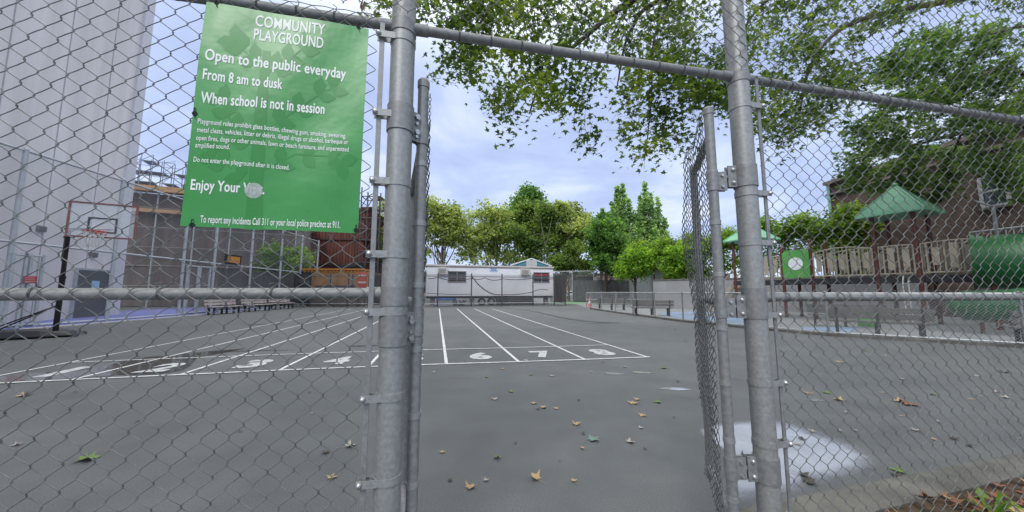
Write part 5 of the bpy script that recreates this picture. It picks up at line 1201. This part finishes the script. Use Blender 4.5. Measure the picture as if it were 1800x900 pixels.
tree('small bright green round tree in front of the poplars', base_at(1116, 33), 5.6, 0.1, [crown_at(1116, 466, 33, 30, 20, 1500), crown_at(1112, 448, 33, 18, 12, 500), crown_at(1130, 452, 33, 24, 18, 800), crown_at(1098, 480, 33, 18, 12, 400)], LB, 0.25, BARK, GY, 31, 7)
tree('bright green tree with a thin stem before the pale grey building', base_at(1208, 30), 5.8, 0.08, [crown_at(1195, 466, 30, 30, 18, 1500), crown_at(1215, 446, 30, 30, 20, 1300), crown_at(1180, 450, 30, 16, 16, 400), crown_at(1226, 474, 30, 20, 16, 500)], LB, 0.24, BARK, GY, 32, 7)
tree('grey green bush at the foot of the pale grey building', base_at(1190, 34.5), 2.6, 0.06, [crown_at(1188, 494, 34.5, 22, 14, 700)], LG, 0.22, BARK, None, 33, 3, 'bush')
tree('bright feathery young tree behind the court fence, left of its twin', base_at(481, 34.5), 6.5, 0.09, [crown_at(478, 450, 34.5, 18, 26, 1000), crown_at(462, 472, 34.5, 14, 14, 300)], LB, 0.26, BARK, 'young trees behind the court fence', 34, 6)
tree('bright feathery young tree behind the court fence, nearer to the orange container', base_at(521, 35), 5.9, 0.09, [crown_at(522, 456, 35, 24, 22, 1200), crown_at(504, 468, 35, 14, 14, 400)], LB, 0.26, BARK, 'young trees behind the court fence', 35, 6)

# vine clad trellis running behind the playground
VA, VB = V(13.0, 36, 0), V(23.2, 22.2, 0)
vt = thing('vine_trellis', 'long vine covered trellis arching behind the playground up to the brick building', 'trellis', VA.lerp(VB, 0.5))
b = MB()
for k in range(9):
    p = VA.lerp(VB, k / 8); b.tube([p, p + V(0, 0, 5.6)], 0.07, 8)
b.build('posts', BROWN, vt)
b = MB()
for z in (5.1, 5.6): b.tube([VA + V(0, 0, z), VB + V(0, 0, z)], 0.05, 6)
for k in range(24): p = VA.lerp(VB, k / 23); b.tube([p + V(-0.7, -0.5, 5.65), p + V(0.7, 0.5, 5.65)], 0.035, 5)
b.build('beams', BARK, vt)
rng = np.random.default_rng(41); bl = []
for k in range(46):
    f = (k + random.uniform(-.3, .3)) / 45; p = VA.lerp(VB, f); hz = 5.5 + 0.5 * math.sin(k * 0.9) + random.uniform(-0.2, 0.25) + (0.45 if f > 0.55 else 0)
    bl.append(((p.x, p.y, hz), (1.0, 1.0, 0.75), 620))
    if random.random() < 0.9: d_ = random.uniform(0.8, 3.0); bl.append(((p.x + random.uniform(-.4, .4), p.y, hz - d_), (0.7, 0.7, 0.9), 260))
np_build('vine', leaves(crown_pts(bl, rng, 16, 0.3, 0.2), 0.2, rng), 4, leafmat('vine_leaf', (0.06, 0.12, 0.025), (0.16, 0.27, 0.045), (0.3, 0.42, 0.07), trans=0.6, scale=0.8), vt)

# ---- big plane tree reaching over the gateway: limbs, twigs, lobed leaves
def inside(poly, x, y):
    c = np.zeros(len(x), bool); j = len(poly) - 1
    for i in range(len(poly)):
        xi, yi = poly[i]; xj, yj = poly[j]
        c ^= ((yi > y) != (yj > y)) & (x < (xj - xi) * (y - yi) / (yj - yi + 1e-9) + xi); j = i
    return c
def overhang(label, base, trunk_pts, limbs, regions, lm, size, seed, per, trunk_r):
    rng = np.random.default_rng(seed); rg = random.Random(seed)
    root = thing('plane_tree', label, 'tree', base)
    b = MB(); b.tube(trunk_pts, [trunk_r * (1.4, 1.05, 0.9, 0.75, 0.55, 0.4)[min(i, 5)] for i in range(len(trunk_pts))], 12); b.build('trunk', PALEBARK, root)
    b = MB(); nodes = []
    for pts, r0, r1 in limbs:
        S = spline([Vector(p) for p in pts], 7); b.tube(S, [r0 + (r1 - r0) * i / (len(S) - 1) for i in range(len(S))], 7); nodes += [(p, r0 + (r1 - r0) * i / (len(S) - 1)) for i, p in enumerate(S) if i > 3]
    cent = []
    for poly, n, ya, yb in regions:
        xs = [p[0] for p in poly]; ys = [p[1] for p in poly]; got = 0
        while got < n:
            u = rng.uniform(min(xs), max(xs), 200); v = rng.uniform(min(ys), max(ys), 200); ok = inside(poly, u, v)
            for a, c in zip(u[ok], v[ok]):
                if got >= n: break
                cent.append(at(a, c, rng.uniform(ya, yb))); got += 1
    LP_ = []
    cent.sort(key=lambda p: min((p - q[0]).length for q in nodes))
    for c in cent:
        q = min(nodes, key=lambda k: (k[0] - c).length + (0.4 if k[0].z < c.z else 0)); d = (c - q[0]); l = d.length
        r_ = min(q[1] * 0.7, 0.006 + 0.004 * l); md = q[0].lerp(c, 0.5) + V(rg.uniform(-.1, .1), rg.uniform(-.1, .1), 0.10 * l)
        b.tube([q[0], md, c], [r_, r_ * 0.7, 0.003], 4, caps=False); nodes.append((md, r_ * 0.8)); nodes.append((c, max(0.004, r_ * 0.5)))
        for _ in range(4):
            e2 = c + V(*(rng.normal(size=3) * 0.17)) - V(0, 0, 0.06); b.tube([c.lerp(md, rng.uniform(0, 0.5)), c.lerp(e2, 0.5) + V(0, 0, 0.03), e2], [0.004, 0.003, 0.002], 3, caps=False)
        k = rng.poisson(per); sp = np.clip(rng.normal(size=(k, 3)), -1.7, 1.7) * np.array([0.21, 0.21, 0.17]) * rng.uniform(0.6, 1.2); sp[:, 2] -= np.abs(rng.normal(size=k)) * 0.10
        LP_.append(np.array(c)[None, :] + sp)
        m_ = rng.poisson(per * 0.25); f = rng.uniform(0.3, 1, m_); LP_.append(np.array(q[0])[None, :] * (1 - f[:, None]) + np.array(c)[None, :] * f[:, None] + rng.normal(size=(m_, 3)) * 0.1)
    b.build('branches', BARK, root)
    C = np.concatenate(LP_); Vv = leaves(C, size, rng, up=0.9, template=STAR, var=0.3)
    n = len(C); F = (np.arange(n)[:, None, None] * 11 + STARF[None]).reshape(-1, 3)
    np_build('foliage', Vv, 3, lm, root, F)
    return root
reg = [([(630, -70), (636, 2), (668, 14), (700, 18), (735, 26), (748, -70)], 14, 5.0, 6.2),
       ([(742, -140), (745, -20), (772, 60), (800, 95), (775, 118), (815, 150), (870, 165), (862, 200), (905, 222), (960, 215), (985, 250), (1030, 262), (1040, 235), (1020, 190), (1050, 150), (1056, 120), (1010, 80), (960, 60), (900, 30), (860, -140)], 105, 5.0, 6.6),
       ([(860, -140), (900, 30), (1000, 70), (1056, 110), (1100, 90), (1160, 100), (1240, 90), (1300, 60), (1300, -140)], 150, 5.0, 8.0),
       ([(1085, 118), (1082, 185), (1098, 235), (1120, 262), (1112, 290), (1140, 298), (1160, 262), (1200, 240), (1225, 190), (1250, 150), (1240, 90), (1150, 95)], 48, 5.4, 6.8),
       ([(1240, 100), (1245, 170), (1310, 205), (1345, 255), (1375, 262), (1400, 232), (1440, 222), (1455, 190), (1510, 175), (1540, 110), (1500, 90), (1400, 140), (1330, 120), (1300, 60)], 84, 5.8, 8.0),
       ([(1300, -140), (1300, 60), (1400, 110), (1470, 100), (1530, 60), (1600, 20), (1700, -10), (1800, 10), (1900, 60), (2050, 40), (2050, -140)], 235, 5.5, 8.5)]
TB = V(14.5, 7.2, 0)
limbs = [([(14.4, 7.2, 5.2), at(1900, -30, 7.4), at(1653, 5, 7), at(1500, 40, 6.8), at(1430, 105, 6.6), at(1405, 200, 6.6)], 0.09, 0.015),
         ([(14.4, 7.2, 6.0), at(1800, -110, 7.2), at(1450, -60, 6.6), at(1180, -5, 6.3), at(1110, 50, 6.2), at(1085, 150, 6.0)], 0.1, 0.012),
         ([(14.4, 7.2, 6.6), at(1750, -170, 6.8), at(1350, -130, 6.2), at(1114, 0, 5.9), at(1040, 55, 5.8), at(960, 130, 5.8), at(930, 200, 5.8)], 0.1, 0.012),
         ([at(1350, -130, 6.2), at(1080, -80, 5.8), at(900, -10, 5.7), at(830, 60, 5.7), at(800, 120, 5.7)], 0.05, 0.01),
         ([at(1180, -5, 6.3), at(1150, 70, 6.2), at(1145, 170, 6.1), at(1135, 270, 6.1)], 0.03, 0.008),
         ([(14.4, 7.2, 7.0), at(1950, -180, 8.2), at(1600, -110, 7.6), at(1350, 0, 7.2), at(1290, 120, 7.0)], 0.09, 0.012)]
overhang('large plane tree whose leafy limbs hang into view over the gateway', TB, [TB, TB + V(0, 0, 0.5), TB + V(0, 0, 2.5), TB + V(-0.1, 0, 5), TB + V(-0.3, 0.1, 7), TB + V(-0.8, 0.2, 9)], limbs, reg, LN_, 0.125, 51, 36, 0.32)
reg2 = [([(1475, 255), (1500, 215), (1560, 205), (1530, 165), (1560, 95), (1620, 55), (1700, 30), (1800, 50), (1900, 60), (1900, 200), (1790, 190), (1760, 215), (1700, 235), (1640, 245), (1600, 262), (1530, 268)], 200, 10.5, 14.0),
        ([(1462, 275), (1530, 262), (1620, 255), (1700, 262), (1690, 330), (1640, 352), (1560, 345), (1500, 335), (1480, 310)], 110, 15.6, 17.4),
        ([(1700, 225), (1760, 205), (1800, 235), (1850, 250), (1850, 330), (1790, 345), (1745, 320), (1700, 300)], 40, 11.0, 13.0)]
T2 = V(21.2, 12.2, 0)
limbs2 = [([(21, 12.2, 4.5), at(1790, 215, 12.4), at(1690, 235, 12.4), at(1580, 262, 12.2), at(1500, 280, 12.0)], 0.09, 0.015),
          ([(21, 12.2, 6.0), at(1800, 130, 12.4), at(1700, 140, 12.2), at(1590, 180, 12.2), at(1520, 220, 12.0)], 0.1, 0.015),
          ([(21, 12.2, 7.0), at(1830, 60, 12.6), at(1740, 60, 12.4), at(1640, 90, 12.2)], 0.1, 0.015), ([at(1690, 235, 12.4), at(1660, 290, 14.5), at(1600, 320, 16.5)], 0.04, 0.01)]
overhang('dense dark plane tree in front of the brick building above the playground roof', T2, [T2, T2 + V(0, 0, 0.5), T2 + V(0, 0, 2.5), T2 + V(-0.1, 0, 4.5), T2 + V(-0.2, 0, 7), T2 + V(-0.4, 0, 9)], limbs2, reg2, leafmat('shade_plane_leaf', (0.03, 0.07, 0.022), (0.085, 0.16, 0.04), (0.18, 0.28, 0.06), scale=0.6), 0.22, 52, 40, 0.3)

# ------------------------------------------------------------------ fallen leaves and litter
LEAFC = {'tan': mat('dry_tan_leaf', (0.36, 0.25, 0.13), rough=0.7, var=0.3, scale=30), 'green': mat('fallen_green_leaf', (0.10, 0.17, 0.03), rough=0.6, var=0.4, scale=25), 'pale': mat('pale_grey_leaf', (0.3, 0.28, 0.25), rough=0.8, var=0.3, scale=30), 'dark': mat('dark_brown_leaf', (0.06, 0.05, 0.04), rough=0.8, var=0.4, scale=30), 'rust': mat('rust_brown_leaf', (0.22, 0.09, 0.04), rough=0.7, var=0.4, scale=25), 'blue': mat('blue_green_leaf', (0.12, 0.2, 0.16), rough=0.6, var=0.3, scale=25)}
def leaf_mesh(kind, seed, curl):
    rg = random.Random(seed); n = 20; b = MB(); vs = [V(0, 0, 0.012)]
    lob = [1.0, 0.45, 0.85, 0.4, 0.62, 0.18, 0.62, 0.4, 0.85, 0.45]
    for k in range(n):
        a = 2 * math.pi * k / n; r = lob[(k // 2) % 10] if k % 2 == 0 else (lob[(k // 2) % 10] + lob[(k // 2 + 1) % 10]) / 2 * rg.uniform(0.75, 1.0)
        r *= 0.5 * rg.uniform(0.85, 1.1); vs.append(V(r * math.sin(a), r * math.cos(a), 0.03 + curl * (r * 2) ** 2 * (0.25 + 0.25 * math.sin(a * 2 + seed)) + rg.uniform(0, 0.03)))
    b.add(vs, [(0, 1 + k, 1 + (k + 1) % n) for k in range(n)], True)
    b.tube([V(0, -0.08, 0.03), V(0.02, -0.4, 0.02), V(0.05, -0.72, 0.05)], [0.012, 0.012, 0.009], 5)
    o = b.build('fallen_leaf', LEAFC[kind]); return o
PROTO = {}
def fallen(u, v, kind, px, label=None, group=None, z=0.0):
    p = gp(u, v, z); key = (kind, random.randint(0, 2)); size = px / FPX * p.y * 1.1
    if key not in PROTO:
        o = leaf_mesh(kind, hash(key[1]) + len(kind), 0.5 + 0.4 * key[1]); PROTO[key] = o.data
    else: o = bpy.data.objects.new('fallen_leaf', PROTO[key]); COL.objects.link(o)
    o.location = (p.x, p.y, z + 0.009); o.scale = (size, size, size * random.uniform(0.3, 0.65)); o.rotation_euler = (random.uniform(-.08, .08), random.uniform(-.08, .08), random.uniform(0, 6.28))
    kinds = {'tan': 'dry tan leaf lying on the grey asphalt', 'green': 'fresh green leaf lying on the grey asphalt', 'pale': 'small pale withered leaf on the grey asphalt', 'dark': 'small dark brown leaf scrap on the grey asphalt', 'rust': 'rust brown leaf on the soil beside the kerb', 'blue': 'blue green leaf on the asphalt'}
    return tag(o, label or kinds[kind], 'leaf', group or ({'tan': 'dry tan leaves on the asphalt', 'green': 'green leaves on the asphalt', 'pale': 'pale withered leaves on the asphalt', 'dark': 'dark leaf scraps on the asphalt', 'rust': 'rust brown leaves on the soil'}.get(kind) if not label else None))
fallen(824, 860, 'tan', 24, 'large tan leaf at the bottom of the open gateway nearest to the left posts')
fallen(945, 844, 'tan', 26, 'large tan leaf at the bottom centre of the open gateway')
fallen(1038, 775, 'blue', 30, 'large blue green leaf in the middle of the open gateway')
fallen(873, 804, 'green', 18, 'green leaf on the asphalt above the two large tan leaves')
fallen(1010, 848, 'tan', 15, 'small pale tan leaf right of the bottom centre leaf')
fallen(155, 805, 'green', 42, 'big curled yellow green leaf behind the left fence mesh')
fallen(34, 698, 'tan', 22, 'cream leaf behind the fence at the far left below the start line')
fallen(581, 843, 'tan', 22, 'orange tan leaf behind the fence left of the thick gate post')
fallen(610, 786, 'pale', 24, 'pale grey leaf behind the fence left of the thick gate post')
fallen(570, 798, 'dark', 18, 'brown leaf behind the fence beside the pale grey leaf')
fallen(1732, 884, 'green', 46, 'large fresh green leaf on the soil in the bottom right corner')
for u, v, k, px in ((897, 690, 'green', 13), (935, 659, 'green', 10), (856, 663, 'green', 10), (1170, 648, 'green', 16), (1113, 711, 'tan', 22), (1119, 704, 'tan', 14), (1160, 708, 'green', 18), (1130, 730, 'tan', 17), (1012, 748, 'tan', 18), (939, 709, 'tan', 15), (958, 717, 'tan', 16), (979, 718, 'tan', 12), (881, 649, 'tan', 10), (970, 661, 'pale', 12), (1104, 778, 'pale', 20), (1124, 753, 'pale', 12), (778, 797, 'tan', 12), (1026, 789, 'tan', 11), (868, 703, 'pale', 14), (944, 720, 'dark', 9), (1017, 704, 'dark', 8), (1027, 764, 'dark', 9), (852, 846, 'pale', 12), (793, 845, 'dark', 12), (1061, 638, 'dark', 6), (991, 626, 'dark', 6), (925, 635, 'pale', 12), (1100, 646, 'pale', 9), (760, 655, 'pale', 10),
                    (1062, 619, 'dark', 5), (1190, 630, 'pale', 6), (1148, 622, 'pale', 6), (818, 636, 'dark', 6), (885, 620, 'dark', 6), (1160, 604, 'pale', 5), (1110, 600, 'pale', 4), (1205, 600, 'dark', 5), (1185, 580, 'pale', 5), (1088, 582, 'pale', 6), (1040, 655, 'pale', 8), (1193, 672, 'dark', 8), (1232, 700, 'dark', 8), (905, 780, 'dark', 7), (1135, 790, 'dark', 8), (985, 812, 'dark', 6), (1185, 735, 'dark', 7), (35, 782, 'pale', 16), (545, 690, 'dark', 8), (548, 728, 'pale', 8), (470, 668, 'pale', 8), (240, 742, 'dark', 9), (130, 690, 'dark', 8), (420, 760, 'dark', 9)): fallen(u, v, k, px)
rg = random.Random(77)
for i in range(30):
    u = rg.uniform(1395, 1795); v = rg.uniform(600, 790)
    if gp(u, v).x > 1.2 and v > 600 + (u - 1380) * 0.09: fallen(u, v, rg.choice(('tan', 'pale', 'green', 'pale', 'dark')), rg.uniform(8, 20))
for u, v, k, px in ((1605, 712, 'rust', 30), (1590, 708, 'tan', 24), (1415, 845, 'dark', 30), (1408, 835, 'dark', 26), (1430, 852, 'dark', 22), (1588, 832, 'green', 26), (1575, 838, 'dark', 22), (1322, 824, 'green', 30), (1360, 870, 'dark', 24), (1352, 690, 'pale', 14), (1405, 772, 'dark', 16), (1450, 690, 'green', 18), (1480, 705, 'tan', 20)): fallen(u, v, k, px, None if k != 'rust' else 'rust orange leaf on the asphalt behind the right fence')
for i in range(150):
    s = rg.uniform(S_R + 0.35, 4.6); of = rg.uniform(-0.2 - 0.055 * (s - S_R), 0.55); p = fp(s, 0, of); o_ = rg.choice(('rust', 'rust', 'rust', 'tan', 'dark'))
    key = (o_, 0)
    if key not in PROTO: t_ = leaf_mesh(o_, 5, 0.7); PROTO[key] = t_.data; o = t_
    else: o = bpy.data.objects.new('fallen_leaf', PROTO[key]); COL.objects.link(o)
    sz = rg.uniform(0.06, 0.13); o.location = (p.x, p.y, 0.03 + rg.uniform(0, 0.02)); o.scale = (sz, sz, sz); o.rotation_euler = (rg.uniform(-.35, .35), rg.uniform(-.35, .35), rg.uniform(0, 6.28))
    tag(o, 'dry brown leaf in the litter on the soil outside the right fence', 'leaf', 'dry leaves in the litter beside the kerb')
# leaves caught on the top rails
for u, v, nm, s_, c_ in ((633, 36, 'tan', 0.09, 'dead tan leaf caught on the top rail above the banner'), (842, 52, 'green', 0.08, 'yellow green leaf caught on the top rail over the gateway'), (1033, 88, 'dark', 0.08, 'brown leaf clump caught on the top rail over the gateway')):
    s, z = on_sign(u, v, 0.03); o = leaf_mesh(nm, 3, 1.2); p = fp(s, 2.545, 0.02); o.location = p; o.scale = (s_, s_, s_); o.rotation_euler = (1.2, 0.4, rg.uniform(0, 6)); tag(o, c_, 'leaf')
# weeds along the kerb
rng = np.random.default_rng(9)
for i, (s, of, sc, lab) in enumerate(((S_R + 1.66, -0.08, 1.0, 'tuft of green weeds by the kerb at the far right'), (S_R + 0.10, 0.05, 0.55, 'small weed at the foot of the right gate post'), (S_R + 0.36, -0.1, 0.6, 'small yellowish weed on the kerb right of the post'))):
    p = fp(s, 0, of); b = MB()
    for k in range(16):
        a = rng.uniform(0, 6.28); l = sc * rng.uniform(0.06, 0.16); d = V(math.cos(a), math.sin(a), 0); h = sc * rng.uniform(0.04, 0.16); sd_ = V(-d.y, d.x, 0) * 0.012 * sc
        z0 = V(0, 0, 0.015); b.add([p + z0 - sd_ * 0.4, p + z0 + sd_ * 0.4, p + d * l * 0.5 + sd_ + V(0, 0, h), p + d * l + V(0, 0, h * 0.7), p + d * l * 0.5 - sd_ + V(0, 0, h)], [(0, 1, 2, 4), (4, 2, 3)])
    tag(b.build('weed', LB), lab, 'weed')
